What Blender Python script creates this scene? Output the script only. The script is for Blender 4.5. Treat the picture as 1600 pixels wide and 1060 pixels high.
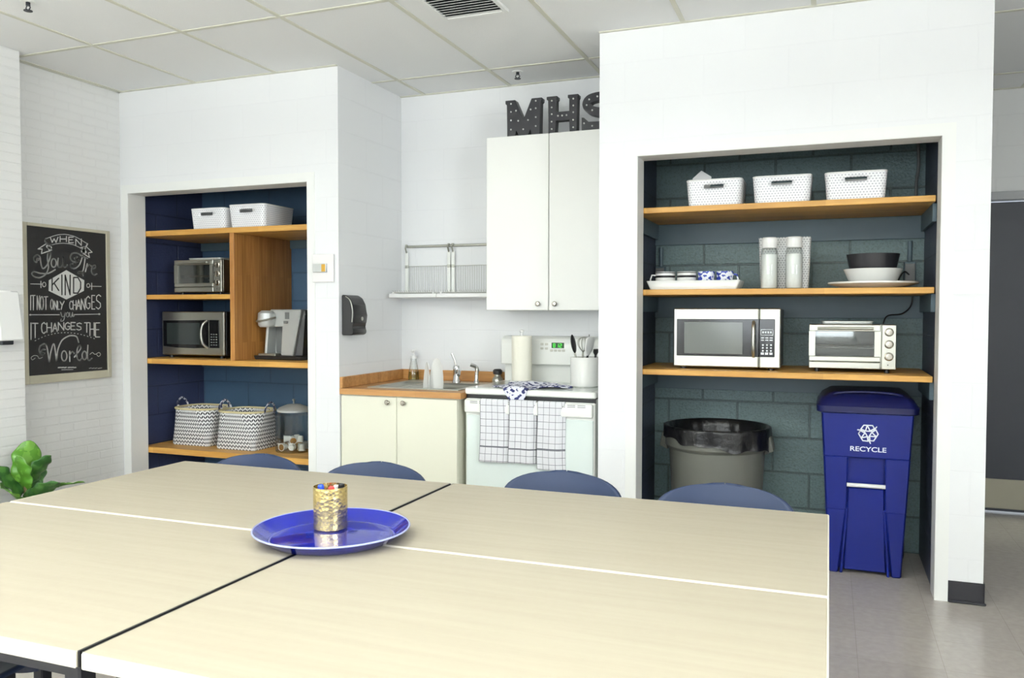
import bpy, bmesh, math, random
from mathutils import Vector, Matrix
random.seed(7)
for o in list(bpy.data.objects): bpy.data.objects.remove(o)
SC = bpy.context.scene
COL = SC.collection
PI = math.pi

# ---------------------------------------------------------------- camera
cd = bpy.data.cameras.new('camera'); cam = bpy.data.objects.new('camera', cd); COL.objects.link(cam)
cd.sensor_width = 36.0; cd.lens = 1289.367/1600*36
cd.clip_start = 0.05
cam.rotation_mode = 'XYZ'
cam.location = (1.1325, -4.2682, 1.3407)
cam.rotation_euler = (PI/2-0.0324, -0.0013, 0.3673)
SC.camera = cam

# ---------------------------------------------------------------- world, view
W = bpy.data.worlds.new('world'); SC.world = W; W.use_nodes = True
bg = W.node_tree.nodes['Background']
bg.inputs[0].default_value = (0.80, 0.90, 1.0, 1); bg.inputs[1].default_value = 1.0
SC.view_settings.view_transform = 'Standard'; SC.view_settings.look = 'None'
SC.view_settings.exposure = 0.2; SC.view_settings.gamma = 1.0
SC.view_settings.use_curve_mapping = False

# ---------------------------------------------------------------- added fill light: assumed rear windows, added side window and fill lamps
def area(name, loc, rot, sx, sy, power, color):
    l = bpy.data.lights.new(name, 'AREA'); l.shape = 'RECTANGLE'; l.size = sx; l.size_y = sy
    l.energy = power; l.color = color
    o = bpy.data.objects.new(name, l); COL.objects.link(o); o.location = loc; o.rotation_euler = rot
    return o
REAR_Y, SIDE_X = -7.4, 4.2
P_REARL, P_REARC, P_SIDE, P_FILL_DOWN, P_FILL_UP = 75., 80., 175., 0.5, 74.0
ASSUMED_REAR_WINDOWS = [(-2.9, -0.9), (-0.5, 1.5)]
WZ0, WZ1 = 0.95, 2.55
for (a, b), p in zip(ASSUMED_REAR_WINDOWS, (P_REARL, P_REARC)):      # added rear fill light, behind windows assumed in the unseen rear wall
    area('added_rear_light', ((a+b)/2, REAR_Y-0.16, (WZ0+WZ1)/2), (PI/2, 0, 0), b-a, WZ1-WZ0, p, (0.93, 0.965, 1.0))
ADDED_SIDE_WINDOWS = [(-5.4, -3.4)]
for a, b in ADDED_SIDE_WINDOWS:  # side fill, through a window added to the unseen right-hand wall
    area('added_side_light', (SIDE_X+0.16, (a+b)/2, (WZ0+WZ1)/2), (PI/2, 0, PI/2), b-a, WZ1-WZ0, P_SIDE, (0.96, 0.985, 1.0))
ADDED_LAMPS = [(-2.1, -3.8), (-0.2, -3.8), (1.7, -3.8), (-2.1, -5.7), (-0.2, -5.7), (1.7, -5.7)]
for x, y in ADDED_LAMPS:        # added, unseen fill lamps light the ceiling for bounce (fixtures built below)
    area('added_downlight', (x, y, 2.375), (0, 0, 0), 0.16, 1.1, P_FILL_DOWN, (1.0, 0.99, 0.95))
    area('added_uplight', (x, y, 2.465), (PI, 0, 0), 0.16, 1.1, P_FILL_UP, (0.975, 1.0, 0.955))

# ---------------------------------------------------------------- materials
def lin(c):
    r = []
    for v in c:
        v /= 255.0
        r.append(v/12.92 if v <= .04045 else ((v+.055)/1.055)**2.4)
    return (*r, 1)
def nd(nt, t, **kw):
    n = nt.nodes.new(t)
    for k, v in kw.items(): setattr(n, k, v)
    return n
def mat(name, col, rough=.5, metal=0., spec=.5, bump=0., bscale=60., coat=0.):
    m = bpy.data.materials.new(name); m.use_nodes = True
    nt = m.node_tree; b = nt.nodes['Principled BSDF']
    b.inputs['Base Color'].default_value = lin(col); b.inputs['Roughness'].default_value = rough
    b.inputs['Metallic'].default_value = metal; b.inputs['Specular IOR Level'].default_value = spec
    if coat: b.inputs['Coat Weight'].default_value = coat
    tc = nd(nt, 'ShaderNodeTexCoord')
    nz = nd(nt, 'ShaderNodeTexNoise'); nz.inputs['Scale'].default_value = bscale; nz.inputs['Detail'].default_value = 3
    nt.links.new(tc.outputs['Object'], nz.inputs['Vector'])
    if bump:
        bp = nd(nt, 'ShaderNodeBump'); bp.inputs['Strength'].default_value = bump; bp.inputs['Distance'].default_value = .004
        nt.links.new(nz.outputs['Fac'], bp.inputs['Height']); nt.links.new(bp.outputs['Normal'], b.inputs['Normal'])
    else:   # faint unevenness of the gloss
        mr = nd(nt, 'ShaderNodeMapRange'); mr.inputs['To Min'].default_value = max(.02, rough*.9); mr.inputs['To Max'].default_value = min(1, rough*1.1)
        nt.links.new(nz.outputs['Fac'], mr.inputs['Value']); nt.links.new(mr.outputs['Result'], b.inputs['Roughness'])
    return m
def block_mat(name, col, axis, bw, bh, mortar, bump=.5, rough=.5, joint=.93, grain=.1, gscale=90, shift=0., bias=0., pits=0.):
    """painted masonry: courses along z, joints as bump and a slightly different tone"""
    m = mat(name, col, rough); nt = m.node_tree; b = nt.nodes['Principled BSDF']
    tc = nd(nt, 'ShaderNodeTexCoord'); sp = nd(nt, 'ShaderNodeSeparateXYZ'); cb = nd(nt, 'ShaderNodeCombineXYZ')
    nt.links.new(tc.outputs['Object'], sp.inputs[0])
    ad = nd(nt, 'ShaderNodeMath', operation='ADD'); ad.inputs[1].default_value = 20+shift
    nt.links.new(sp.outputs[axis], ad.inputs[0]); nt.links.new(ad.outputs[0], cb.inputs[0]); nt.links.new(sp.outputs['Z'], cb.inputs[1])
    br = nd(nt, 'ShaderNodeTexBrick'); br.inputs['Scale'].default_value = 1.0
    br.inputs['Brick Width'].default_value = bw; br.inputs['Row Height'].default_value = bh
    br.inputs['Mortar Size'].default_value = mortar; br.inputs['Mortar Smooth'].default_value = .3
    c = lin(col); br.inputs['Color1'].default_value = c; br.inputs['Color2'].default_value = tuple(v*(1-bias) for v in c[:3])+(1,)
    br.inputs['Mortar'].default_value = tuple(v*joint for v in c[:3])+(1,)
    nt.links.new(cb.outputs[0], br.inputs['Vector']); nt.links.new(br.outputs['Color'], b.inputs['Base Color'])
    nz = nd(nt, 'ShaderNodeTexNoise'); nz.inputs['Scale'].default_value = gscale; nz.inputs['Detail'].default_value = 4
    nt.links.new(tc.outputs['Object'], nz.inputs['Vector'])
    mx = nd(nt, 'ShaderNodeMath', operation='MULTIPLY_ADD'); mx.inputs[1].default_value = -1.0
    sc = nd(nt, 'ShaderNodeMath', operation='MULTIPLY'); sc.inputs[1].default_value = grain
    nt.links.new(nz.outputs['Fac'], sc.inputs[0]); nt.links.new(br.outputs['Fac'], mx.inputs[0]); nt.links.new(sc.outputs[0], mx.inputs[2])
    if pits:   # open pores of the concrete, filled with paint to different depths
        vz = nd(nt, 'ShaderNodeTexNoise'); vz.inputs['Scale'].default_value = 105; vz.inputs['Detail'].default_value = 2
        nt.links.new(tc.outputs['Object'], vz.inputs['Vector'])
        pr = nd(nt, 'ShaderNodeMapRange'); pr.inputs['From Min'].default_value = .36; pr.inputs['From Max'].default_value = .5; pr.inputs['To Min'].default_value = 1-pits; pr.inputs['To Max'].default_value = 1
        nt.links.new(vz.outputs['Fac'], pr.inputs['Value'])
        mm = nd(nt, 'ShaderNodeMix', data_type='RGBA', blend_type='MULTIPLY'); mm.inputs[0].default_value = 1
        nt.links.new(br.outputs['Color'], mm.inputs[6]); nt.links.new(pr.outputs[0], mm.inputs[7]); nt.links.new(mm.outputs[2], b.inputs['Base Color'])
    bp = nd(nt, 'ShaderNodeBump'); bp.inputs['Strength'].default_value = bump; bp.inputs['Distance'].default_value = .006
    nt.links.new(mx.outputs[0], bp.inputs['Height']); nt.links.new(bp.outputs['Normal'], b.inputs['Normal'])
    return m
def wood_mat(name, c1, c2, sx, sy, sz, stave=None, rough=.45, axis=('X', 'Y'), seed=0.):
    m = mat(name, c1, rough); nt = m.node_tree; b = nt.nodes['Principled BSDF']
    tc = nd(nt, 'ShaderNodeTexCoord'); mp = nd(nt, 'ShaderNodeMapping'); mp.inputs['Scale'].default_value = (sx, sy, sz)
    mp.inputs['Location'].default_value = (seed, seed*.7, seed*.3)
    nt.links.new(tc.outputs['Object'], mp.inputs['Vector'])
    nz = nd(nt, 'ShaderNodeTexNoise'); nz.inputs['Scale'].default_value = 1.0; nz.inputs['Detail'].default_value = 6
    nt.links.new(mp.outputs[0], nz.inputs['Vector'])
    mr = nd(nt, 'ShaderNodeMapRange'); mr.inputs['From Min'].default_value = .3; mr.inputs['From Max'].default_value = .7
    nt.links.new(nz.outputs['Fac'], mr.inputs['Value'])
    mix = nd(nt, 'ShaderNodeMix', data_type='RGBA')
    mix.inputs[6].default_value = lin(c1); mix.inputs[7].default_value = lin(c2)
    nt.links.new(mr.outputs[0], mix.inputs[0]); out = mix.outputs[2]
    if stave:
        sp = nd(nt, 'ShaderNodeSeparateXYZ'); cb = nd(nt, 'ShaderNodeCombineXYZ'); nt.links.new(tc.outputs['Object'], sp.inputs[0])
        ads = []
        for i in (0, 1):
            ad = nd(nt, 'ShaderNodeMath', operation='ADD'); ad.inputs[1].default_value = 20.013
            nt.links.new(sp.outputs[axis[i]], ad.inputs[0]); nt.links.new(ad.outputs[0], cb.inputs[i])
        br = nd(nt, 'ShaderNodeTexBrick'); br.inputs['Scale'].default_value = 1; br.inputs['Brick Width'].default_value = stave[0]
        br.inputs['Row Height'].default_value = stave[1]; br.inputs['Mortar Size'].default_value = .0004
        br.inputs['Color1'].default_value = (1, 1, 1, 1); br.inputs['Color2'].default_value = (.72, .66, .58, 1); br.inputs['Mortar'].default_value = (.6, .5, .4, 1)
        nt.links.new(cb.outputs[0], br.inputs['Vector'])
        m2 = nd(nt, 'ShaderNodeMix', data_type='RGBA', blend_type='MULTIPLY'); m2.inputs[0].default_value = .8
        nt.links.new(out, m2.inputs[6]); nt.links.new(br.outputs['Color'], m2.inputs[7]); out = m2.outputs[2]
    nt.links.new(out, b.inputs['Base Color'])
    return m
def glass_mat(name, tint=(235, 242, 240), edge=.06):
    m = bpy.data.materials.new(name); m.use_nodes = True; nt = m.node_tree
    for n in list(nt.nodes): nt.nodes.remove(n)
    out = nd(nt, 'ShaderNodeOutputMaterial'); tr = nd(nt, 'ShaderNodeBsdfTransparent'); gl = nd(nt, 'ShaderNodeBsdfGlossy')
    tr.inputs[0].default_value = lin(tint); gl.inputs['Roughness'].default_value = .03
    lw = nd(nt, 'ShaderNodeLayerWeight'); lw.inputs['Blend'].default_value = .25
    mr = nd(nt, 'ShaderNodeMapRange'); mr.inputs['To Min'].default_value = edge; mr.inputs['To Max'].default_value = .6
    nt.links.new(lw.outputs['Fresnel'], mr.inputs['Value'])
    mx = nd(nt, 'ShaderNodeMixShader'); nt.links.new(mr.outputs[0], mx.inputs[0]); nt.links.new(tr.outputs[0], mx.inputs[1]); nt.links.new(gl.outputs[0], mx.inputs[2])
    nt.links.new(mx.outputs[0], out.inputs[0])
    return m
def emit_mat(name, col, strength):
    m = mat(name, col, .4); b = m.node_tree.nodes['Principled BSDF']
    b.inputs['Emission Color'].default_value = lin(col); b.inputs['Emission Strength'].default_value = strength
    return m
def math_chain(nt, a, op, val):
    n = nd(nt, 'ShaderNodeMath', operation=op); nt.links.new(a, n.inputs[0]); n.inputs[1].default_value = val
    return n.outputs[0]
def math2(nt, a, op, b_):
    n = nd(nt, 'ShaderNodeMath', operation=op); nt.links.new(a, n.inputs[0]); nt.links.new(b_, n.inputs[1])
    return n.outputs[0]
def uv_sep(nt):
    u = nd(nt, 'ShaderNodeUVMap'); s = nd(nt, 'ShaderNodeSeparateXYZ'); nt.links.new(u.outputs[0], s.inputs[0])
    return s.outputs[0], s.outputs[1]
def mixcol(nt, fac, c1, c2):
    mx = nd(nt, 'ShaderNodeMix', data_type='RGBA'); nt.links.new(fac, mx.inputs[0])
    mx.inputs[6].default_value = lin(c1); mx.inputs[7].default_value = lin(c2)
    return mx.outputs[2]
def towel_mat(name, base, line, px, py, band_v=None):
    m = mat(name, base, .9, spec=.1); nt = m.node_tree; b = nt.nodes['Principled BSDF']
    u, v = uv_sep(nt)
    fu = math_chain(nt, math_chain(nt, math_chain(nt, u, 'DIVIDE', px), 'FRACT', 0), 'LESS_THAN', .065)
    fv = math_chain(nt, math_chain(nt, math_chain(nt, v, 'DIVIDE', py), 'FRACT', 0), 'LESS_THAN', .065)
    f = math2(nt, fu, 'MAXIMUM', fv)
    if band_v is not None:
        d = math_chain(nt, math_chain(nt, math_chain(nt, v, 'SUBTRACT', band_v), 'ABSOLUTE', 0), 'LESS_THAN', .0042)
        f = math2(nt, f, 'MAXIMUM', d)
    f = math_chain(nt, f, 'MULTIPLY', .85)
    nt.links.new(mixcol(nt, f, base, line), b.inputs['Base Color'])
    return m
def chevron_mat(name, c1, c2, pv, pu):
    m = mat(name, c1, .7); nt = m.node_tree; b = nt.nodes['Principled BSDF']
    u, v = uv_sep(nt)
    tri = math_chain(nt, math_chain(nt, math_chain(nt, math_chain(nt, u, 'DIVIDE', pu), 'FRACT', 0), 'SUBTRACT', .5), 'ABSOLUTE', 0)
    vv = math_chain(nt, v, 'DIVIDE', pv)
    f = math_chain(nt, math_chain(nt, math2(nt, vv, 'ADD', math_chain(nt, tri, 'MULTIPLY', 1.3)), 'FRACT', 0), 'LESS_THAN', .5)
    # every second column of the weave is broken by a pale strand
    g = math_chain(nt, math_chain(nt, math_chain(nt, u, 'DIVIDE', pu*.5), 'FRACT', 0), 'LESS_THAN', .14)
    inv = math_chain(nt, math_chain(nt, g, 'MULTIPLY', -1), 'ADD', 1)
    nt.links.new(mixcol(nt, math2(nt, f, 'MULTIPLY', inv), c1, c2), b.inputs['Base Color'])
    return m
def dots_mat(name, base, hole, pu, pv, r=.22):
    m = mat(name, base, .45); nt = m.node_tree; b = nt.nodes['Principled BSDF']
    u, v = uv_sep(nt)
    vv = math_chain(nt, v, 'DIVIDE', pv)
    row = math_chain(nt, math_chain(nt, math_chain(nt, vv, 'FLOOR', 0), 'MODULO', 2), 'MULTIPLY', .5)
    uu = math2(nt, math_chain(nt, u, 'DIVIDE', pu), 'ADD', row)
    a = math_chain(nt, math_chain(nt, math_chain(nt, uu, 'FRACT', 0), 'SUBTRACT', .5), 'ABSOLUTE', 0)
    c = math_chain(nt, math_chain(nt, math_chain(nt, vv, 'FRACT', 0), 'SUBTRACT', .5), 'ABSOLUTE', 0)
    f = math2(nt, math_chain(nt, a, 'LESS_THAN', r), 'MULTIPLY', math_chain(nt, c, 'LESS_THAN', .2))
    nt.links.new(mixcol(nt, f, base, hole), b.inputs['Base Color'])
    return m
def blotch_mat(name, c1, c2, scale, thr=.5, rough=.4, detail=2.):
    m = mat(name, c1, rough); nt = m.node_tree; b = nt.nodes['Principled BSDF']
    tc = nd(nt, 'ShaderNodeTexCoord'); nz = nd(nt, 'ShaderNodeTexNoise'); nz.inputs['Scale'].default_value = scale; nz.inputs['Detail'].default_value = detail
    nt.links.new(tc.outputs['Object'], nz.inputs['Vector'])
    f = math_chain(nt, nz.outputs['Fac'], 'GREATER_THAN', thr)
    nt.links.new(mixcol(nt, f, c1, c2), b.inputs['Base Color'])
    return m
def hammered(name, col, scale):
    m = mat(name, col, .26, 1.0); nt = m.node_tree; b = nt.nodes['Principled BSDF']
    tc = nd(nt, 'ShaderNodeTexCoord'); vo = nd(nt, 'ShaderNodeTexVoronoi'); vo.inputs['Scale'].default_value = scale
    nt.links.new(tc.outputs['Object'], vo.inputs['Vector'])
    bp = nd(nt, 'ShaderNodeBump'); bp.inputs['Strength'].default_value = .35; bp.inputs['Distance'].default_value = .003
    nt.links.new(vo.outputs['Distance'], bp.inputs['Height']); nt.links.new(bp.outputs['Normal'], b.inputs['Normal'])
    return m

WHITE = (235, 236, 237)
M = {}
M['block_x'] = block_mat('painted block facing room', WHITE, 'X', .4064, .2032, .004, bump=.25, rough=.38, joint=.985, grain=.1)
M['block_y'] = block_mat('painted block side', WHITE, 'Y', .4064, .2032, .006, bump=.35, rough=.42, joint=.97, grain=.15)
M['brick_y'] = block_mat('white painted brick', (228, 228, 226), 'Y', .20, .053, .006, bump=.5, rough=.5, joint=.98, grain=.35, gscale=25)
M['brick_x'] = block_mat('white painted brick end', (228, 228, 226), 'X', .20, .053, .006, bump=.5, rough=.5, joint=.98, grain=.35, gscale=25)
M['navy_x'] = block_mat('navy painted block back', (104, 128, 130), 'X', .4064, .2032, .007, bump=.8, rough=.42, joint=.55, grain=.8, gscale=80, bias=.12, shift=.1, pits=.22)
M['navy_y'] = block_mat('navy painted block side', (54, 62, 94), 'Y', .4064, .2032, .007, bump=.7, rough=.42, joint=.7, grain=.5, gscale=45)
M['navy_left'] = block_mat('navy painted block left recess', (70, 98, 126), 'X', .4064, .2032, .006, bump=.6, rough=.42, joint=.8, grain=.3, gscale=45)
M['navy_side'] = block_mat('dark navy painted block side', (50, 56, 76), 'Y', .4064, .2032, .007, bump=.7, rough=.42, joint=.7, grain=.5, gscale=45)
M['navy'] = mat('navy paint', (82, 102, 112), .45)
M['trim'] = mat('white trim paint', (238, 239, 236), .4)
M['jamb'] = mat('jamb paint', (234, 234, 231), .45)
M['ceil'] = mat('ceiling tile', (238, 239, 238), .9, bump=.25, bscale=160)
M['tbar'] = mat('ceiling grid bar', (212, 211, 196), .5)
M['base'] = mat('black rubber base', (34, 34, 40), .4)
M['wood'] = wood_mat('butcher block', (230, 182, 98), (212, 158, 76), 3, 60, 60, (.9, .05))
M['wood_v'] = wood_mat('butcher block upright', (190, 138, 76), (158, 106, 52), 60, 60, 3, (.9, .045), axis=('Z', 'Y'))
M['counter'] = wood_mat('counter butcher block', (198, 150, 92), (174, 124, 70), 4, 50, 50, (.6, .045))
M['table'] = wood_mat('pale maple laminate', (165, 158, 141), (160, 152, 135), 2.2, 40, 20, rough=.5)
M['table'].node_tree.nodes['Principled BSDF'].inputs['Specular IOR Level'].default_value = .3
M['edge'] = mat('table edge band', (214, 208, 194), .4)
M['darkmetal'] = mat('dark metal', (38, 40, 46), .4, .3)
M['black'] = mat('black plastic', (26, 26, 28), .35)
M['blackgloss'] = mat('gloss black', (16, 16, 18), .12)
M['steel'] = mat('brushed steel', (182, 182, 173), .36, 1.0)
M['wire'] = mat('coated wire', (196, 196, 190), .4)
M['chrome'] = mat('chrome', (215, 215, 215), .1, 1.0)
M['knobmetal'] = mat('satin nickel', (170, 165, 155), .25, 1.0)
M['enamel'] = mat('white enamel', (240, 241, 236), .2)
M['cab'] = mat('cabinet white', (243, 243, 238), .35)
M['cream'] = mat('base cabinet cream', (229, 228, 210), .4)
M['plasticwhite'] = mat('white plastic', (236, 236, 234), .4)
M['ceramic'] = mat('white ceramic', (240, 240, 236), .18)
M['darkbowl'] = mat('dark ceramic', (42, 42, 46), .3)
M['grey'] = mat('grey plastic', (96, 97, 90), .5)
M['midgrey'] = mat('mid grey', (110, 112, 112), .4)
M['silver'] = mat('silver plastic', (194, 197, 195), .35, .3)
M['liner'] = mat('bin liner', (18, 18, 20), .32, bump=1.0, bscale=28)
M['binblue'] = mat('recycle blue', (13, 29, 112), .4, spec=.35)
M['lidblue'] = mat('recycle lid blue', (14, 20, 70), .35)
M['print'] = mat('white print', (240, 244, 248), .5)
M['chair'] = mat('navy chair plastic', (28, 43, 72), .45, spec=.35)
M['tray'] = mat('cobalt enamel', (12, 26, 138), .1, bump=.15, bscale=45, coat=.6)
M['rim'] = mat('pale enamel rim', (158, 164, 204), .2)
M['gold'] = hammered('hammered gold', (228, 208, 146), 100)
M['glass'] = glass_mat('clear glass', (250, 252, 251))
M['pane'] = glass_mat('added window pane', (250, 252, 252), .04)
M['ovenglass'] = mat('dark oven glass', (48, 54, 54), .08)
M['mwglass'] = mat('grey door glass', (104, 108, 104), .12)
M['leaf'] = blotch_mat('leaf', (78, 128, 40), (104, 152, 58), 18, .52, .35)
M['leafdark'] = blotch_mat('dark leaf', (52, 96, 44), (70, 116, 52), 18, .52, .35)
M['soil'] = mat('soil', (60, 45, 35), .9, bump=1)
M['basket'] = dots_mat('perforated white plastic', (242, 242, 244), (172, 174, 182), .0155, .0125)
M['tallbasket'] = dots_mat('perforated white holder', (226, 228, 228), (150, 154, 156), .014, .012)
M['chevron'] = chevron_mat('black and white weave', (236, 236, 236), (34, 36, 48), .0255, .0195)
M['straw'] = mat('straw rim', (214, 202, 158), .7, bump=.5, bscale=120)
M['rope'] = blotch_mat('handle cord', (214, 214, 222), (40, 44, 70), 70, .5, .7)
M['paper'] = mat('paper', (226, 226, 226), .8)
M['roll'] = mat('paper towel', (240, 237, 222), .9, bump=.3, bscale=90)
M['towel'] = [towel_mat('checked towel', (222, 222, 226), (62, 64, 76), .0345, .0395, v) for v in (.275, .28, .272)]
M['cloth'] = blotch_mat('navy patterned cloth', (226, 226, 236), (52, 56, 104), 38, .53, .9, 1.)
M['slate'] = mat('chalkboard', (36, 36, 37), .6)
M['chalk'] = mat('chalk', (205, 205, 202), .9)
M['frame'] = wood_mat('washed wood frame', (196, 192, 172), (182, 176, 156), 30, 4, 4)
M['letter'] = mat('black letter metal', (46, 46, 50), .4, .2)
M['bulb'] = mat('frosted bulb', (214, 214, 210), .25)
M['door'] = mat('dark door paint', (48, 52, 62), .4)
M['doorframe'] = mat('door frame paint', (176, 178, 180), .4)
M['hallwall'] = block_mat('grey painted block', (232, 233, 232), 'X', .4064, .2032, .006, bump=.3, rough=.5, joint=.97)
M['kick'] = mat('kick plate', (150, 146, 132), .3, .8)
M['plate'] = mat('wall plate', (238, 236, 234), .4)
M['button'] = mat('beige button', (206, 204, 194), .5)
M['brass'] = mat('brass yellow', (206, 160, 60), .4, .3)
M['display'] = mat('dark green display', (22, 70, 26), .2)
M['digit'] = emit_mat('lit digits', (70, 235, 60), .5)
M['foam'] = mat('white pod', (232, 232, 226), .6)
M['foil'] = mat('gold foil', (176, 130, 60), .3, .8)
M['soapliquid'] = glass_mat('yellowish soap', (236, 232, 180), .05)
M['bluepattern'] = blotch_mat('blue and white glaze', (236, 238, 244), (48, 66, 160), 48, .5, .2, 1.)
M['lamp'] = emit_mat('added lamp diffuser', (255, 253, 245), 1.0)
M['blue'] = mat('blue cap', (30, 70, 190), .4)
M['red'] = mat('red cap', (214, 52, 50), .4)
M['yellow'] = mat('yellow label', (206, 190, 70), .5)
M['powder'] = mat('white powder', (240, 241, 238), .8)
def floor_mat():
    m = mat('vinyl floor tile', (176, 166, 154), .22); nt = m.node_tree; b = nt.nodes['Principled BSDF']
    tc = nd(nt, 'ShaderNodeTexCoord'); mp = nd(nt, 'ShaderNodeMapping'); mp.inputs['Location'].default_value = (20.1, 20.05, 0)
    nt.links.new(tc.outputs['Object'], mp.inputs['Vector'])
    br = nd(nt, 'ShaderNodeTexBrick'); br.offset = 0.; br.inputs['Scale'].default_value = 1; br.inputs['Brick Width'].default_value = .305; br.inputs['Row Height'].default_value = .305
    br.inputs['Mortar Size'].default_value = .0012; br.inputs['Color1'].default_value = lin((196, 188, 181)); br.inputs['Color2'].default_value = lin((190, 182, 175)); br.inputs['Mortar'].default_value = lin((176, 168, 160))
    nt.links.new(mp.outputs[0], br.inputs['Vector'])
    nz = nd(nt, 'ShaderNodeTexNoise'); nz.inputs['Scale'].default_value = 30; nz.inputs['Detail'].default_value = 5
    nt.links.new(tc.outputs['Object'], nz.inputs['Vector'])
    mx = nd(nt, 'ShaderNodeMix', data_type='RGBA', blend_type='MULTIPLY'); mx.inputs[0].default_value = .25
    nt.links.new(br.outputs['Color'], mx.inputs[6]); nt.links.new(nz.outputs['Fac'], mx.inputs[7]); nt.links.new(mx.outputs[2], b.inputs['Base Color'])
    return m
M['floor'] = floor_mat()

# ---------------------------------------------------------------- mesh helpers
def nb(): return bmesh.new()
def merge(bm, t):
    me = bpy.data.meshes.new('t'); t.to_mesh(me); t.free(); bm.from_mesh(me); bpy.data.meshes.remove(me)
def box(bm, x0, x1, y0, y1, z0, z1, bev=0., seg=1):
    t = nb(); bmesh.ops.create_cube(t, size=1)
    for v in t.verts:
        v.co = Vector((x0+(x1-x0)*(v.co.x+.5), y0+(y1-y0)*(v.co.y+.5), z0+(z1-z0)*(v.co.z+.5)))
    if bev: bmesh.ops.bevel(t, geom=t.edges[:], offset=min(bev, .49*min(abs(x1-x0), abs(y1-y0), abs(z1-z0))), segments=seg, affect='EDGES', profile=.5)
    merge(bm, t); return bm
def hexa(bm, p, bev=0.):
    """8 points: bottom 4 counter-clockwise then top 4"""
    t = nb(); v = [t.verts.new(q) for q in p]
    for f in ((3, 2, 1, 0), (4, 5, 6, 7), (0, 1, 5, 4), (1, 2, 6, 5), (2, 3, 7, 6), (3, 0, 4, 7)): t.faces.new([v[i] for i in f])
    if bev: bmesh.ops.bevel(t, geom=t.edges[:], offset=bev, segments=1, affect='EDGES', profile=.5)
    merge(bm, t); return bm
def cyl(bm, p0, p1, r0, r1=None, n=20, cap=True):
    r1 = r0 if r1 is None else r1
    p0, p1 = Vector(p0), Vector(p1); d = (p1-p0)
    q = d.to_track_quat('Z', 'Y').to_matrix()
    a, b = [], []
    for i in range(n):
        t = 2*PI*i/n; c = Vector((math.cos(t), math.sin(t), 0))
        a.append(bm.verts.new(p0+q@(c*r0))); b.append(bm.verts.new(p1+q@(c*r1)))
    for i in range(n): bm.faces.new((a[i], a[(i+1) % n], b[(i+1) % n], b[i]))
    if cap: bm.faces.new(a[::-1]); bm.faces.new(b)
    return bm
def lathe(bm, prof, n=40, c=(0, 0, 0)):
    rings = []
    for r, z in prof:
        if r < 1e-6: rings.append([bm.verts.new((c[0], c[1], c[2]+z))])
        else: rings.append([bm.verts.new((c[0]+r*math.cos(2*PI*i/n), c[1]+r*math.sin(2*PI*i/n), c[2]+z)) for i in range(n)])
    for A, B in zip(rings, rings[1:]):
        for i in range(n):
            j = (i+1) % n
            if len(A) == 1 and len(B) == 1: continue
            if len(A) == 1: bm.faces.new((A[0], B[j], B[i]))
            elif len(B) == 1: bm.faces.new((A[i], A[j], B[0]))
            else: bm.faces.new((A[i], A[j], B[j], B[i]))
    return bm
def tube(bm, pts, r, n=8, closed=False, rr=None):
    pts = [Vector(p) for p in pts]; rings = []; N = len(pts); up = None
    for i, p in enumerate(pts):
        if closed: d = pts[(i+1) % N]-pts[i-1]
        else: d = pts[min(i+1, N-1)]-pts[max(i-1, 0)]
        d.normalize()
        if up is None:
            up = Vector((0, 0, 1)) if abs(d.z) < .9 else Vector((1, 0, 0))
        s = d.cross(up); s.normalize(); up = s.cross(d); up.normalize()
        R = rr[i] if rr else r
        rings.append([bm.verts.new(p+s*(R*math.cos(2*PI*k/n))+up*(R*math.sin(2*PI*k/n))) for k in range(n)])
    M_ = N if closed else N-1
    for i in range(M_):
        A, B = rings[i], rings[(i+1) % N]
        for k in range(n): bm.faces.new((A[k], A[(k+1) % n], B[(k+1) % n], B[k]))
    if not closed: bm.faces.new(rings[0][::-1]); bm.faces.new(rings[-1])
    return bm
def smooth_pts(pts, n=6):
    pts = [Vector(p) for p in pts]; P_ = [pts[0]]+pts+[pts[-1]]; out = []
    for i in range(1, len(P_)-2):
        p0, p1, p2, p3 = P_[i-1:i+3]
        for k in range(n):
            t = k/n; out.append(.5*((2*p1)+(p2-p0)*t+(2*p0-5*p1+4*p2-p3)*t*t+(3*p1-p0-3*p2+p3)*t**3))
    out.append(pts[-1]); return out
def prism(bm, poly, org, ux, uy, depth, bev=0.):
    """flat outline (u,v) placed at org + u*ux + v*uy, thickened along ux x uy by depth"""
    t = nb(); org, ux, uy = Vector(org), Vector(ux), Vector(uy); n = ux.cross(uy); n.normalize()
    a = [t.verts.new(org+ux*p[0]+uy*p[1]) for p in poly]; b = [t.verts.new(org+ux*p[0]+uy*p[1]+n*depth) for p in poly]
    N = len(poly)
    t.faces.new(a[::-1]); t.faces.new(b)
    for i in range(N): t.faces.new((a[i], a[(i+1) % N], b[(i+1) % N], b[i]))
    if bev: bmesh.ops.bevel(t, geom=t.edges[:], offset=bev, segments=1, affect='EDGES')
    bmesh.ops.recalc_face_normals(t, faces=t.faces[:])
    merge(bm, t); return bm
def stroke(bm, pts, w, org, ux, uy, th):
    """a drawn line on a surface: flat bars with round joints, th thick"""
    for p, q in zip(pts, pts[1:]):
        dx, dy = q[0]-p[0], q[1]-p[1]; L = math.hypot(dx, dy)
        if L < 1e-6: continue
        nx, ny = -dy/L*w/2, dx/L*w/2
        prism(bm, [(p[0]+nx, p[1]+ny), (p[0]-nx, p[1]-ny), (q[0]-nx, q[1]-ny), (q[0]+nx, q[1]+ny)], org, ux, uy, th)
    for p in pts:
        prism(bm, [(p[0]+w/2*math.cos(k*PI/4), p[1]+w/2*math.sin(k*PI/4)) for k in range(8)], org, ux, uy, th)
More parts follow.
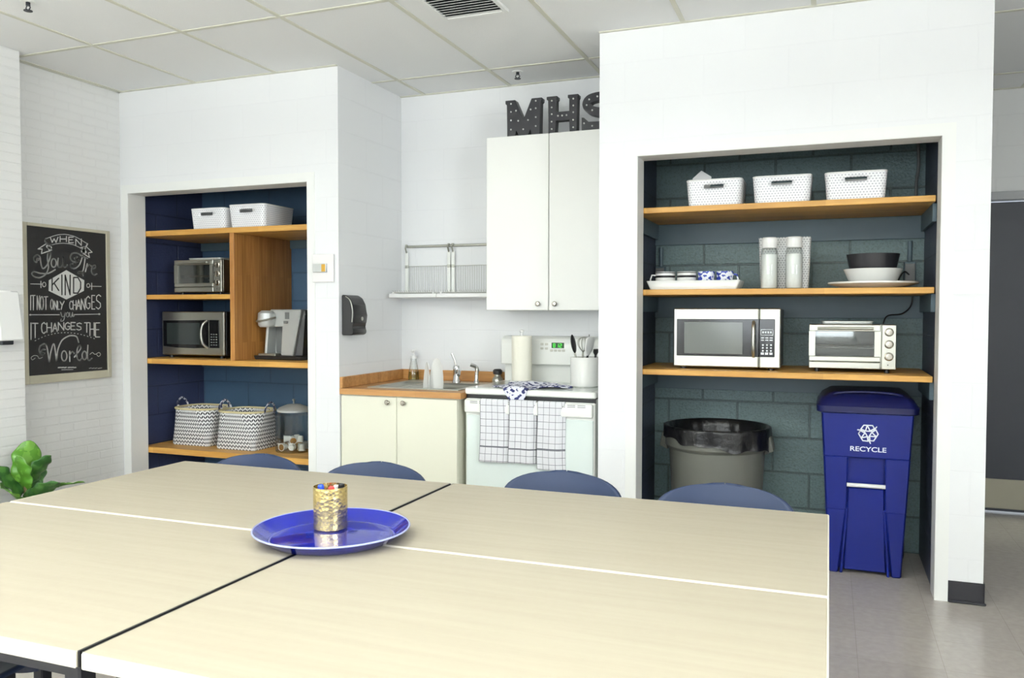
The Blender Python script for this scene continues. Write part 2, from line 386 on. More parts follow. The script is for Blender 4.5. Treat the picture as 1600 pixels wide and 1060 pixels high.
def rrect(w, d, r, n=5):
    pts = []
    for cx, cy, a0 in ((w/2-r, d/2-r, 0), (-w/2+r, d/2-r, PI/2), (-w/2+r, -d/2+r, PI), (w/2-r, -d/2+r, 1.5*PI)):
        for k in range(n+1):
            a = a0+PI/2*k/n; pts.append((cx+r*math.cos(a), cy+r*math.sin(a)))
    return pts
def loft(bm, loops, cap0=True, cap1=True, uv=False):
    L = bm.loops.layers.uv.verify() if uv else None
    rings = [[bm.verts.new(p) for p in lp] for lp in loops]; N = len(rings[0])
    per = [0.]
    ref = loops[len(loops)//2]
    for i in range(N): per.append(per[-1]+(Vector(ref[(i+1) % N])-Vector(ref[i])).length)
    for A, B in zip(rings, rings[1:]):
        for i in range(N):
            j = (i+1) % N; f = bm.faces.new((A[i], A[j], B[j], B[i]))
            if uv:
                for lo, (pu, pv) in zip(f.loops, ((per[i], A[i].co.z), (per[i+1], A[j].co.z), (per[i+1], B[j].co.z), (per[i], B[i].co.z))): lo[L].uv = (pu, pv)
    if cap0: bm.faces.new(rings[0][::-1])
    if cap1: bm.faces.new(rings[-1])
    return bm
def grid(bm, fn, nu, nv, su=1., sv=1.):
    """surface fn(u,v) for u,v in 0..1, uv = (u*su, v*sv)"""
    L = bm.loops.layers.uv.verify()
    V = [[bm.verts.new(fn(i/nu, j/nv)) for i in range(nu+1)] for j in range(nv+1)]
    for j in range(nv):
        for i in range(nu):
            f = bm.faces.new((V[j][i], V[j][i+1], V[j+1][i+1], V[j+1][i]))
            for lo, (a, b) in zip(f.loops, ((i, j), (i+1, j), (i+1, j+1), (i, j+1))): lo[L].uv = (a/nu*su, b/nv*sv)
    return bm
def obj(name, bm, m, parent=None, ang=35, solid=None, bevel=None, label=None, fixn=True):
    if fixn: bmesh.ops.recalc_face_normals(bm, faces=bm.faces[:])
    me = bpy.data.meshes.new(name); bm.to_mesh(me); bm.free()
    for p in me.polygons: p.use_smooth = True
    me.set_sharp_from_angle(angle=math.radians(ang))
    me.materials.append(m)
    o = bpy.data.objects.new(name, me); COL.objects.link(o)
    if parent: o.parent = parent
    if solid:
        s = o.modifiers.new('thickness', 'SOLIDIFY'); s.thickness = solid; s.offset = 0
    if bevel:
        s = o.modifiers.new('soft_edges', 'BEVEL'); s.width = bevel; s.segments = 2; s.limit_method = 'ANGLE'
    if label: o['label'] = label
    return o
def tag(o, label, cat, group=None):
    o['label'] = label; o['category'] = cat
    if group: o['group'] = group
    return o
def thing(name, label, cat, loc, rz=0., group=None):
    o = bpy.data.objects.new(name, None); COL.objects.link(o); o.empty_display_size = .1
    o.location = loc; o.rotation_euler = (0, 0, rz)
    return tag(o, label, cat, group)
def struct(name, bm, m, parent=None, **kw):
    o = obj(name, bm, m, parent, **kw)
    if not parent: o['kind'] = 'structure'
    return o
def dup(root, loc, rz, label, group=None):
    r = root.copy(); COL.objects.link(r); r.location = loc; r.rotation_euler = (0, 0, rz); r['label'] = label
    if group: r['group'] = group
    for ch in list(root.children):
        c = ch.copy(); COL.objects.link(c); c.parent = r
        for g in list(ch.children):
            d = g.copy(); COL.objects.link(d); d.parent = c
    return r
# ================================================================ the setting
H = 2.8133
LX, LB0, LB1, RB0, RB1 = -3.338, -3.338, -1.627, -0.016, 1.805     # left wall, left block, right block
LO0, LO1, LOT = -3.273, -1.847, 2.136                              # left opening
RO0, RO1, ROT = 0.188, 1.607, 2.156                                # right opening
JD, BACK = 0.145, 0.784
FAR = 2.0
def S(name, m, *boxes, bev=0.):
    bm = nb()
    for b in boxes: box(bm, *b, bev=bev)
    return struct(name, bm, m)
S('floor', M['floor'], (-3.6, 4.4, -7.7, 2.3, -.06, 0))
S('ceiling', M['ceil'], (-3.6, 4.4, -7.7, 2.3, H, H+.06))
# grid of the hung ceiling
g = nb()
xs = [-0.2+.6215*k for k in range(-5, 8)]; ys = [0.40-1.2*k for k in range(-1, 7)]
for x in xs: box(g, x-.012, x+.012, -7.4, 2.0, H-.004, H+.001)
for y in ys: box(g, -3.33, 4.2, y-.012, y+.012, H-.0035, H+.001)
for (a, b, c, d) in ((-3.338, -1.627, -.02, 0), (-1.627, -.016, .764, .784), (-.016, 1.805, -.02, 0), (1.8, 4.2, 1.98, 2.0), (-3.338, -3.318, -7.4, 0)): box(g, a, b, c, d, H-.005, H+.001)
struct('trim_1', g, M['tbar'])
# left brick wall with its chimney-like column
S('wall_left', M['brick_y'], (LX-.15, LX, -7.5, .0, 0, H))
S('wall_column', M['brick_x'], (LX-.01, -3.16, -1.75, -.867, 0, H), bev=.004)
S('baseboard_left', M['base'], (LX, LX+.006, -.867, 0, 0, .1))
# masonry faces
S('wall_front_left', M['block_x'], (LB0-.1, LO0, 0, JD, 0, H), (LO1, LB1, 0, JD, 0, H), (LO0, LO1, 0, JD, LOT, H))
S('wall_front_right', M['block_x'], (RB0, RO0, 0, JD, 0, H), (RO1, RB1, 0, JD, 0, H), (RO0, RO1, 0, JD, ROT, H))
S('wall_nook_left', M['block_y'], (-1.70, LB1, JD, BACK, 0, H))
S('wall_nook_right', M['block_y'], (RB0, .06, JD, BACK, 0, H))
S('wall_nook_back', M['block_x'], (-1.75, .1, BACK, BACK+.1, 0, H))
S('wall_pier_right', M['block_y'], (1.70, RB1, JD, FAR, 0, H))
# navy recesses
AL0, AL1, AR0, AR1 = -3.345, -1.80, 0.134, 1.612
AT = 2.36
S('wall_recess_left_back', M['navy_left'], (AL0-.1, AL1+.1, BACK, BACK+.06, 0, AT))
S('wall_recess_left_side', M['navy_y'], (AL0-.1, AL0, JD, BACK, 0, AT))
S('wall_recess_left_inner', M['navy_left'], (AL1, -1.70, JD, BACK, 0, AT))
S('ceiling_recess_left', M['navy'], (AL0-.1, -1.70, JD, BACK, AT, AT+.05))
S('wall_recess_right_back', M['navy_x'], (.06, AR1+.09, BACK, BACK+.06, 0, AT))
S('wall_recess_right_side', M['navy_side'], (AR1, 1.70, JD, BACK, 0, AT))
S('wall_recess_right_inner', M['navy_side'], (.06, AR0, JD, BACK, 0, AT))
S('ceiling_recess_right', M['navy'], (.06, 1.70, JD, BACK, AT, AT+.05))
# jamb linings and the flat casing round each opening
def casing(name, x0, x1, zt, xr=None):
    bm = nb(); w = .054
    box(bm, x0-w, x0, -.004, .004, 0, zt+w); box(bm, x1, x1+w, -.004, .004, 0, zt+w); box(bm, x0, x1, -.004, .004, zt, zt+w)
    struct(name, bm, M['trim'])
casing('trim_2', LO0, LO1, LOT); casing('trim_3', RO0, RO1, ROT)
def jamb(name, x0, x1, zt):
    bm = nb()
    box(bm, x0-.003, x0+.003, -.002, JD+.002, 0, zt); box(bm, x1-.003, x1+.003, -.002, JD+.002, 0, zt); box(bm, x0, x1, -.002, JD+.002, zt-.003, zt+.003)
    struct(name, bm, M['jamb'])
jamb('trim_4', LO0, LO1, LOT); jamb('trim_5', RO0, RO1, ROT)
# shelf cleats against the recess walls
cl = nb()
for z in (1.904, 1.4645, 1.034):
    zz = z-.0305
    box(cl, AR0, AR1, BACK-.02, BACK, zz-.125, zz, bev=.002)
    box(cl, AR0, AR0+.02, .22, BACK-.02, zz-.09, zz, bev=.002); box(cl, AR1-.02, AR1, .22, BACK-.02, zz-.09, zz, bev=.002)
struct('trim_6', cl, M['navy'])
cl = nb()
for z in (1.897, 1.018, .40):
    zz = z-.0365
    box(cl, AL0, AL1, BACK-.02, BACK, zz-.06, zz, bev=.002)
    box(cl, AL1-.02, AL1, .22, BACK-.02, zz-.06, zz, bev=.002)
struct('trim_7', cl, M['navy'])
# rubber base at the pier foot
bm = nb(); box(bm, 1.661, RB1+.004, -.006, 0, 0, .1, bev=.002); box(bm, 1.661, RB1+.012, -.016, -.004, 0, .012, bev=.004); box(bm, RB1, RB1+.006, -.006, FAR, 0, .1)
struct('baseboard_right', bm, M['base'])
bm = nb()
box(bm, RB0, RO0-.054, -.006, 0, 0, .1, bev=.002); box(bm, LO1+.054, LB1, -.006, 0, 0, .1, bev=.002)
struct('baseboard_front', bm, M['base'])
# far wall with the dark door beside the pier
S('wall_far', M['hallwall'], (1.72, 2.05, FAR, FAR+.1, 0, H), (3.02, 4.4, FAR, FAR+.1, 0, H), (2.05, 3.02, FAR, FAR+.1, 2.13, H))
d = struct('door_1', box(nb(), 2.055, 3.015, FAR+.03, FAR+.075, .012, 2.075, bev=.003), M['door'])
obj('kick_plate', box(nb(), 2.08, 2.99, FAR+.024, FAR+.031, .03, .229, bev=.002), M['kick'], d, label='brushed metal kick plate')
f = nb(); box(f, 2.0, 2.06, FAR-.02, FAR+.1, 0, 2.14, bev=.003); box(f, 3.01, 3.07, FAR-.02, FAR+.1, 0, 2.14, bev=.003); box(f, 2.0, 3.07, FAR-.02, FAR+.1, 2.085, 2.14, bev=.003)
obj('door_frame', f, M['doorframe'], d)
hn = nb(); cyl(hn, (2.93, FAR+.03, 1.0), (2.93, FAR-.03, 1.0), .01); cyl(hn, (2.94, FAR-.03, 1.0), (2.83, FAR-.03, 1.0), .009)
obj('door_handle', hn, M['steel'], d)
# the rest of the room, behind and beside the camera
zs = []; prev = -7.5
for a, b in ADDED_SIDE_WINDOWS: zs.append((SIDE_X, SIDE_X+.1, prev, a, 0, H)); zs.append((SIDE_X, SIDE_X+.1, a, b, 0, WZ0)); zs.append((SIDE_X, SIDE_X+.1, a, b, WZ1, H)); prev = b
zs.append((SIDE_X, SIDE_X+.1, prev, 2.1, 0, H))
S('wall_right', M['block_y'], *zs)
for i, (a, b) in enumerate(ADDED_SIDE_WINDOWS):  # unseen side window, added to brighten the faces turned toward it
    bm = nb(); x0, x1 = SIDE_X+.03, SIDE_X+.08
    for y in (a+.03, (a+b)/2, b-.03): box(bm, x0, x1, y-.03, y+.03, WZ0, WZ1)
    for z in (WZ0+.03, WZ1-.03): box(bm, x0, x1, a, b, z-.03, z+.03)
    w = struct('window_%d' % (i+3), bm, M['trim'])
    obj('pane', box(nb(), SIDE_X+.053, SIDE_X+.058, a+.05, b-.05, WZ0+.05, WZ1-.05), M['pane'], w)
zs = []
prev = -3.5
for a, b in ASSUMED_REAR_WINDOWS: zs.append((prev, a, REAR_Y-.1, REAR_Y, 0, H)); zs.append((a, b, REAR_Y-.1, REAR_Y, 0, WZ0)); zs.append((a, b, REAR_Y-.1, REAR_Y, WZ1, H)); prev = b
zs.append((prev, 4.3, REAR_Y-.1, REAR_Y, 0, H))
S('wall_rear', M['block_x'], *zs)
for i, (a, b) in enumerate(ASSUMED_REAR_WINDOWS):  # rear windows are unseen and assumed, built to carry the added fill light
    bm = nb(); y0, y1 = REAR_Y-.08, REAR_Y-.03
    for x in (a+.03, (a+b)/2, b-.03): box(bm, x-.03, x+.03, y0, y1, WZ0, WZ1)
    for z in (WZ0+.03, WZ1-.03): box(bm, a, b, y0, y1, z-.03, z+.03)
    w = struct('window_%d' % (i+1), bm, M['trim'])
    obj('pane', box(nb(), a+.05, b-.05, REAR_Y-.058, REAR_Y-.053, WZ0+.05, WZ1-.05), M['pane'], w)

# ================================================================ ceiling things
WHERE = ['over the left end of the near tables', 'over the middle of the near tables', 'over the right end of the near tables', 'in the rear row toward the brick wall', 'in the middle of the rear row', 'in the rear row toward the added side window']
for (x, y), wh in zip(ADDED_LAMPS, WHERE):  # unseen pendant fixtures, added to carry the fill light
    t = thing('added_pendant', 'added fill lamp, long, white and hung '+wh, 'lamp', (x, y, H), 0, 'added fill lamps')
    b = nb()
    for s in (-1, 1): box(b, s*.115-.004, s*.115+.004, -.62, .62, -.43, -.355, bev=.002); box(b, -.115, .115, s*.615-.004, s*.615+.004, -.43, -.355, bev=.002)
    obj('fill_lamp_housing', b, M['trim'], t)
    obj('diffuser', box(nb(), -.11, .11, -.61, .61, -.43, -.427), M['lamp'], t); obj('upper_diffuser', box(nb(), -.11, .11, -.61, .61, -.362, -.359), M['lamp'], t)
    for s in (-1, 1): obj('hanger', tube(nb(), [(0, s*.45, -.36), (0, s*.45, -.001)], .003, 6), M['steel'], t)
t = thing('air_vent', 'white louvred square air vent in the ceiling at the top edge', 'vent', (-.515, -.655, H))
f = nb()
for a in ((-.175, -.15, -.175, .175), (.15, .175, -.175, .175), (-.15, .15, -.175, -.15), (-.15, .15, .15, .175)): box(f, *a, -.014, 0, bev=.003)
obj('vent_frame', f, M['trim'], t)
obj('duct', box(nb(), -.15, .15, -.15, .15, -.003, -.001), M['darkmetal'], t, label='dark opening behind the louvres')
for k in range(10):
    y = -.135+.03*k
    obj('louvre', hexa(nb(), [(-.15, y-.011, -.013), (.15, y-.011, -.013), (.15, y-.008, -.014), (-.15, y-.008, -.014), (-.15, y+.008, -.003), (.15, y+.008, -.003), (.15, y+.011, -.004), (-.15, y+.011, -.004)]), M['trim'], t)
def sprinkler(x, y, label):
    t = thing('fire_sprinkler', label, 'sprinkler', (x, y, H), 0, 'ceiling sprinklers')
    obj('escutcheon', lathe(nb(), [(0, -.004), (.03, -.004), (.034, 0), (0, 0)], 20), M['trim'], t)
    b = nb(); cyl(b, (0, 0, -.004), (0, 0, -.02), .01, n=12); tube(b, [(.009, 0, -.02), (.014, 0, -.03), (.003, 0, -.042)], .003, 6); tube(b, [(-.009, 0, -.02), (-.014, 0, -.03), (-.003, 0, -.042)], .003, 6); cyl(b, (0, 0, -.042), (0, 0, -.045), .02, n=12)
    obj('sprinkler_head', b, M['darkmetal'], t)
sprinkler(-.668, .502, 'small dark fire sprinkler in the ceiling above the black letters')
sprinkler(-2.44, -1.39, 'small dark fire sprinkler in the ceiling near the left column')

# ================================================================ chalkboard sign on the brick wall
t = thing('chalkboard_sign', 'framed black chalkboard lettered about being kind on the brick wall', 'sign', (LX, -.437, .907))
fy0, fy1, fz1, fw = -.318, .319, .965, .032
f = nb()
box(f, .001, .03, fy0, fy0+fw, 0, fz1, bev=.003); box(f, .001, .03, fy1-fw, fy1, 0, fz1, bev=.003)
box(f, .001, .03, fy0+fw, fy1-fw, 0, .05, bev=.003); box(f, .001, .03, fy0+fw, fy1-fw, fz1-.02, fz1, bev=.003)
obj('frame', f, M['frame'], t, label='pale washed wood frame')
brd = obj('board', box(nb(), .002, .0235, fy0+.02, fy1-.02, .02, fz1-.01), M['slate'], t)
HEXAGON=[(-453, 1600), (-321, 1541), (-325, 1474), (-456, 1417), (-580, 1468), (-578, 1532)]
CHALK=[
([-702,1437,-704,1351],8,0),
([-695,1437,-673,1438],8,0),
([-684,1437,-686,1351],8,0),
([-661,1353,-659,1435,-644,1353,-642,1436],8,0),
([-627,1433,-622,1428,-618,1413,-617,1393,-619,1373,-623,1358,-629,1353,-634,1358,-638,1373,-639,1393,-637,1413,-633,1428,-627,1433],8,0),
([-612,1431,-587,1432],8,0),
([-600,1431,-601,1354],8,0),
([-559,1416,-554,1412,-551,1401,-550,1386,-552,1370,-555,1359,-560,1354,-565,1359,-568,1370,-569,1385,-567,1401,-564,1412,-559,1416],8,0),
([-544,1354,-543,1406,-524,1354,-523,1407],8,0),
([-518,1404,-519,1355,-506,1355],8,0),
([-502,1404,-487,1380,-472,1405],8,0),
([-487,1380,-494,1355],8,0),
([-412,1400,-421,1408,-430,1400,-434,1381,-431,1363,-422,1355,-413,1363],8,0),
([-407,1411,-408,1355],8,0),
([-385,1411,-386,1355],8,0),
([-408,1383,-386,1383],8,0),
([-382,1355,-366,1417,-352,1355],8,0),
([-376,1377,-357,1377],8,0),
([-347,1355,-346,1422,-320,1355,-318,1423],8,0),
([-280,1428,-292,1440,-307,1427,-312,1399,-308,1370,-294,1358,-281,1370,-280,1395,-293,1395],8,0),
([-242,1446,-265,1446,-266,1358,-243,1358],8,0),
([-266,1404,-247,1404],8,0),
([-195,1441,-210,1452,-228,1440,-229,1416,-199,1396,-198,1373,-215,1358,-233,1370],8,0),
([-703,1273,-705,1175],8.5,0),
([-694,1271,-657,1270],8.5,0),
([-676,1270,-677,1184],8.5,0),
([-605,1265,-616,1275,-630,1265,-634,1242,-630,1218,-618,1208,-606,1218],8.5,0),
([-596,1272,-597,1215],8.5,0),
([-564,1272,-565,1215],8.5,0),
([-597,1244,-565,1243],8.5,0),
([-556,1220,-540,1269,-525,1219],8.5,0),
([-550,1237,-531,1236],8.5,0),
([-517,1227,-516,1274,-478,1226,-477,1273],8.5,0),
([-435,1266,-448,1273,-463,1266,-469,1251,-464,1235,-449,1228,-435,1234,-435,1248,-448,1248],8.5,0),
([-394,1272,-425,1273,-426,1228,-395,1227],8.5,0),
([-426,1251,-401,1251],8.5,0),
([-348,1264,-362,1269,-380,1264,-380,1252,-352,1242,-351,1230,-367,1224,-384,1230],8.5,0),
([-324,1270,-289,1270],8.5,0),
([-307,1270,-308,1209],8.5,0),
([-282,1269,-284,1187],8.5,0),
([-250,1269,-251,1186],8.5,0),
([-283,1228,-250,1228],8.5,0),
([-206,1268,-240,1268,-241,1177,-208,1176],8.5,0),
([-241,1224,-214,1224],8.5,0),
([-497,1336,-496,1331,-494,1324,-492,1317,-490,1312,-487,1309,-483,1309,-479,1309,-475,1312,-472,1317,-469,1324,-467,1331,-465,1336],7,0),
([-465,1336,-467,1327,-470,1313,-473,1299,-477,1289,-482,1284,-489,1282,-494,1282,-498,1282,-499,1284,-498,1288,-496,1292,-495,1294],7,0),
([-449,1337,-444,1335,-441,1331,-439,1325,-439,1319,-441,1313,-445,1309,-449,1307,-453,1309,-457,1313,-459,1319,-458,1325,-456,1331,-453,1335,-449,1337],7,0),
([-433,1336,-433,1331,-433,1324,-433,1317,-432,1311,-430,1309,-426,1307,-422,1308,-420,1310,-417,1316,-416,1324,-414,1333,-413,1336,-412,1333,-412,1325,-411,1317,-410,1311,-408,1310,-405,1312,-402,1314,-400,1315],7,0),
([-706,1322,-507,1322],5,0),
([-401,1323,-206,1325],5,0),
([-709,1322,-704,1322],12,0),
([-212,1325,-206,1325],14,0),
([-678,1166,-673,1168],6,0),
([-656,1176,-651,1178],6,0),
([-634,1184,-629,1186],6,0),
([-612,1192,-607,1193],6,0),
([-589,1198,-584,1198],6,0),
([-566,1202,-561,1203],6,0),
([-544,1206,-538,1207],6,0),
([-521,1209,-515,1209],6,0),
([-497,1210,-492,1210],6,0),
([-474,1210,-468,1210],6,0),
([-450,1209,-445,1209],6,0),
([-427,1207,-421,1207],6,0),
([-403,1204,-397,1204],6,0),
([-378,1201,-373,1200],6,0),
([-354,1196,-348,1195],6,0),
([-330,1190,-324,1189],6,0),
([-305,1184,-299,1182],6,0),
([-280,1176,-274,1174],6,0),
([-255,1168,-249,1166],6,0),
([-612,1110,-616,1110,-622,1111,-628,1110,-633,1109,-635,1105,-637,1100,-637,1095,-636,1091,-631,1089,-625,1088,-618,1088,-616,1088,-619,1086,-625,1083,-632,1082,-637,1082,-642,1086,-646,1091,-650,1098,-651,1104,-651,1112,-649,1120,-646,1127,-642,1134,-636,1139,-629,1143,-621,1145,-615,1146,-610,1144,-606,1140,-602,1134,-598,1123,-594,1103,-590,1077,-587,1052,-584,1034],11,0),
([-584,1034,-582,1047,-579,1065,-575,1084,-570,1101,-565,1116,-560,1132,-554,1142,-549,1142,-544,1123,-540,1092,-536,1059,-533,1037],11,0),
([-533,1037,-532,1049,-530,1067,-527,1086,-523,1104,-517,1120,-510,1136,-501,1151,-492,1163,-479,1173,-465,1180,-450,1186,-436,1190,-422,1191,-409,1190,-396,1188,-386,1183,-380,1175,-376,1164,-373,1153,-371,1146],11,0),
([-478,1097,-469,1093,-463,1084,-459,1071,-459,1057,-463,1045,-470,1036,-479,1034,-487,1037,-494,1046,-497,1059,-497,1073,-493,1086,-486,1094,-478,1097],11,0),
([-438,1092,-438,1029],11,0),
([-438,1063,-435,1069,-430,1077,-425,1085,-421,1089,-416,1089,-412,1085,-408,1081,-406,1078],11,0),
([-404,1054,-394,1064,-380,1078,-366,1093,-356,1105,-354,1114,-355,1120,-358,1125,-362,1127,-366,1126,-371,1122,-376,1117,-380,1109,-383,1097,-385,1082,-386,1068,-386,1055,-383,1047,-379,1040,-374,1035,-369,1032,-364,1033,-357,1037,-352,1042,-348,1045],11,0),
([-328,1088,-320,1085,-314,1077,-311,1066,-311,1054,-314,1043,-321,1036,-329,1034,-336,1037,-343,1044,-346,1056,-346,1068,-342,1078,-336,1085,-328,1088],11,0),
([-301,1125,-302,1110,-304,1090,-306,1068,-306,1051,-304,1041,-302,1034,-299,1030,-295,1028,-289,1028,-283,1032,-276,1036,-272,1039],11,0),
([-286,1066,-283,1068,-277,1072,-272,1076,-266,1077,-262,1075,-257,1070,-252,1066,-247,1064,-240,1065,-231,1069,-223,1073,-217,1075,-212,1073,-207,1069,-204,1064,-204,1060,-206,1056,-210,1053,-216,1050,-220,1049,-224,1051,-228,1054,-231,1059,-234,1062],5,0),
([-630,1065,-634,1063,-641,1060,-647,1058,-652,1058,-656,1060,-658,1065,-660,1070,-663,1073,-668,1076,-674,1077,-680,1078,-686,1078,-692,1076,-698,1073,-703,1070,-706,1066,-706,1062,-704,1058,-701,1054,-698,1052,-694,1053,-689,1056,-684,1059,-680,1062],5,0),
([-498,980,-415,976],4,0),
([-522,995,-504,995],9,0),
([-500,994,-483,994],9,0),
([-478,992,-464,993],9,0),
([-452,991,-434,991],9,0),
([-429,990,-412,990],9,0),
([-409,988,-394,988],9,0),
([-294,976,-278,978],4,0),
([-273,974,-255,976],4,0),
([-250,973,-232,975],4,0),
([-225,971,-195,973],4,0),
([-593,1784,-582,1788,-568,1794,-550,1801,-531,1808,-511,1814,-494,1818,-478,1820,-462,1822,-446,1822,-430,1821,-414,1819,-398,1817,-379,1812,-359,1805,-339,1797,-320,1788,-304,1781,-292,1776],5,0),
([-555,1749,-550,1750,-544,1752,-536,1754,-528,1757,-520,1759,-512,1760,-504,1762,-496,1763,-487,1764,-479,1765,-470,1766,-461,1766,-452,1766,-443,1766,-433,1766,-424,1765,-414,1764,-404,1763,-394,1761,-383,1758,-371,1754,-361,1751,-352,1748,-345,1746],5,0),
([-593,1784,-595,1782,-597,1778,-599,1774,-599,1769,-595,1764,-590,1759,-584,1753,-578,1750,-572,1748,-565,1748,-559,1749,-555,1749],10,0),
([-292,1776,-304,1756,-345,1746],12,0),
([-563,1795,-550,1765,-536,1788,-523,1767,-508,1800],8,0),
([-493,1806,-494,1774],8,0),
([-448,1810,-449,1778],8,0),
([-493,1790,-448,1794],8,0),
([-398,1810,-431,1807,-432,1772,-398,1775],8,0),
([-431,1790,-405,1793],8,0),
([-381,1758,-380,1799,-339,1762,-338,1803],8,0),
([-583,1737,-562,1732,-570,1724],26,0),
([-317,1745,-332,1726,-311,1723],30,0),
([-595,1751,-648,1717,-620,1719,-625,1691,-554,1718],7,0),
([-296,1753,-257,1725,-287,1718,-278,1689,-334,1716],7,0),
([-646,1650,-645,1652,-643,1655,-641,1658,-641,1660,-643,1661,-647,1661,-652,1660,-655,1658,-656,1653,-657,1646,-657,1640,-659,1637,-662,1637,-667,1639,-672,1642,-675,1646,-677,1650,-678,1655,-678,1660,-677,1665,-673,1670,-668,1675,-662,1679,-656,1682,-651,1682,-645,1680,-640,1676,-635,1670,-633,1659,-632,1646,-630,1632,-628,1621,-625,1613,-622,1606,-618,1602,-613,1602,-606,1606,-598,1613,-590,1622,-585,1628],11,0),
([-585,1628,-581,1638,-574,1652,-568,1667,-564,1679,-562,1688,-562,1695,-563,1701,-565,1704,-568,1705,-572,1704,-575,1701,-579,1697,-581,1692,-583,1685,-584,1676,-585,1666,-584,1653,-581,1638,-579,1622,-579,1609,-582,1598,-586,1587,-591,1578,-597,1570,-605,1562,-615,1556,-625,1551,-635,1547,-645,1545,-655,1546,-664,1547,-672,1549,-679,1552,-686,1556,-690,1561,-692,1565,-692,1569,-688,1574,-683,1578,-676,1580,-668,1579,-658,1577,-646,1574,-635,1572,-622,1572,-608,1571,-594,1572,-581,1574,-567,1580,-553,1587,-541,1594,-532,1599],11,0),
([-541,1666,-534,1664,-528,1657,-524,1646,-524,1635,-528,1624,-534,1616,-542,1613,-550,1615,-556,1622,-559,1633,-558,1644,-555,1655,-549,1663,-541,1666],11,0),
([-509,1670,-511,1662,-513,1649,-514,1636,-514,1627,-512,1621,-508,1617,-503,1615,-498,1616,-492,1617,-486,1621,-480,1627,-476,1634,-474,1643,-473,1654,-473,1665,-473,1673],11,0),
([-473,1673,-474,1664,-474,1651,-475,1638,-474,1629,-472,1623,-469,1619,-465,1618,-461,1617,-457,1620,-453,1624,-448,1629,-446,1633],11,0),
([-371,1686,-375,1685,-381,1683,-387,1681,-390,1678,-389,1674,-386,1669,-381,1664,-377,1661,-372,1661,-366,1663,-361,1664,-360,1665,-362,1662,-368,1658,-376,1654,-383,1652,-390,1653,-398,1654,-406,1657,-412,1661,-416,1666,-420,1672,-422,1679,-422,1686,-420,1692,-416,1698,-411,1704,-405,1708,-398,1710,-389,1711,-380,1711,-370,1710,-362,1708,-353,1704,-345,1699,-336,1695,-325,1692,-313,1688,-302,1685,-294,1683],11,0),
([-330,1699,-334,1688,-340,1671,-347,1654,-354,1640,-362,1631,-372,1623,-381,1617,-390,1614,-398,1612,-405,1613,-412,1614,-417,1617,-421,1621,-423,1626,-423,1631,-423,1636,-420,1638,-415,1640,-410,1641,-406,1642],11,0),
([-312,1682,-315,1666,-319,1642,-324,1618,-330,1602,-337,1595,-346,1594,-354,1595,-360,1595,-363,1593,-365,1590,-366,1587,-364,1585,-359,1586,-352,1587,-345,1589,-339,1589,-335,1585,-332,1580,-330,1574,-329,1571],11,0),
([-296,1648,-311,1598],11,0),
([-304,1620,-300,1625,-294,1632,-288,1639,-283,1643,-278,1643,-274,1641,-270,1638,-268,1636],10,0),
([-259,1618,-254,1619,-247,1620,-239,1623,-234,1625,-232,1629,-232,1634,-233,1639,-235,1642,-239,1642,-245,1640,-251,1637,-256,1633,-260,1626,-263,1617,-265,1608,-265,1600,-263,1593,-259,1586,-253,1581,-248,1578,-241,1578,-234,1581,-228,1584,-223,1586],11,0),
([-555,1545,-557,1471],8,1),
([-509,1547,-556,1504],8,1),
([-542,1516,-510,1472],8,1),
([-486,1568,-488,1446],8,1),
([-464,1446,-462,1568,-429,1447,-426,1570],8,1),
([-401,1556,-403,1458,-372,1458,-350,1489,-349,1528,-370,1558,-401,1556],8,1),
([-701,1506,-625,1507],5,0),
([-632,1524,-632,1486],7,0),
([-610,1520,-602,1516,-598,1506,-602,1496,-610,1491,-619,1495,-622,1505,-618,1515,-610,1520],6,0),
([-190,1506,-273,1505],5,0),
([-264,1525,-265,1484],7,0),
([-291,1522,-283,1518,-279,1509,-283,1500,-292,1496,-300,1499,-303,1508,-300,1518,-291,1522],6,0),
]
ORG = Vector((.0236, .437, -.907)); UY = (0, 1, 0); UZ = (0, 0, 1)
hx = nb(); prism(hx, [(a/1000, b/1000) for a, b in HEXAGON], ORG, UY, UZ, .0006)
obj('chalk_hexagon', hx, M['chalk'], brd)
ck = nb(); dk = nb()
for pts, w, dark in CHALK:
    P_ = [(pts[i]/1000, pts[i+1]/1000) for i in range(0, len(pts), 2)]
    stroke(dk if dark else ck, P_, w*(.00105 if dark else .00078), ORG+Vector((.0007 if dark else 0, 0, 0)), UY, UZ, .0006)
obj('chalk_lettering', ck, M['chalk'], brd); obj('dark_lettering', dk, M['slate'], brd)

# soap dispenser on the column
t = thing('soap_dispenser', 'white wall soap dispenser on the brick column at the left edge', 'dispenser', (-3.16, -1.03, 1.18))
obj('housing', hexa(nb(), [(0, -.07, .02), (.11, -.07, .0), (.11, .075, .0), (0, .075, .02), (0, -.07, .275), (.085, -.07, .275), (.085, .065, .275), (0, .065, .275)], .008), M['plasticwhite'], t)
b = nb(); box(b, .03, .085, -.04, .03, -.022, .004, bev=.004); obj('nozzle', b, M['darkmetal'], t, label='dark push nozzle')

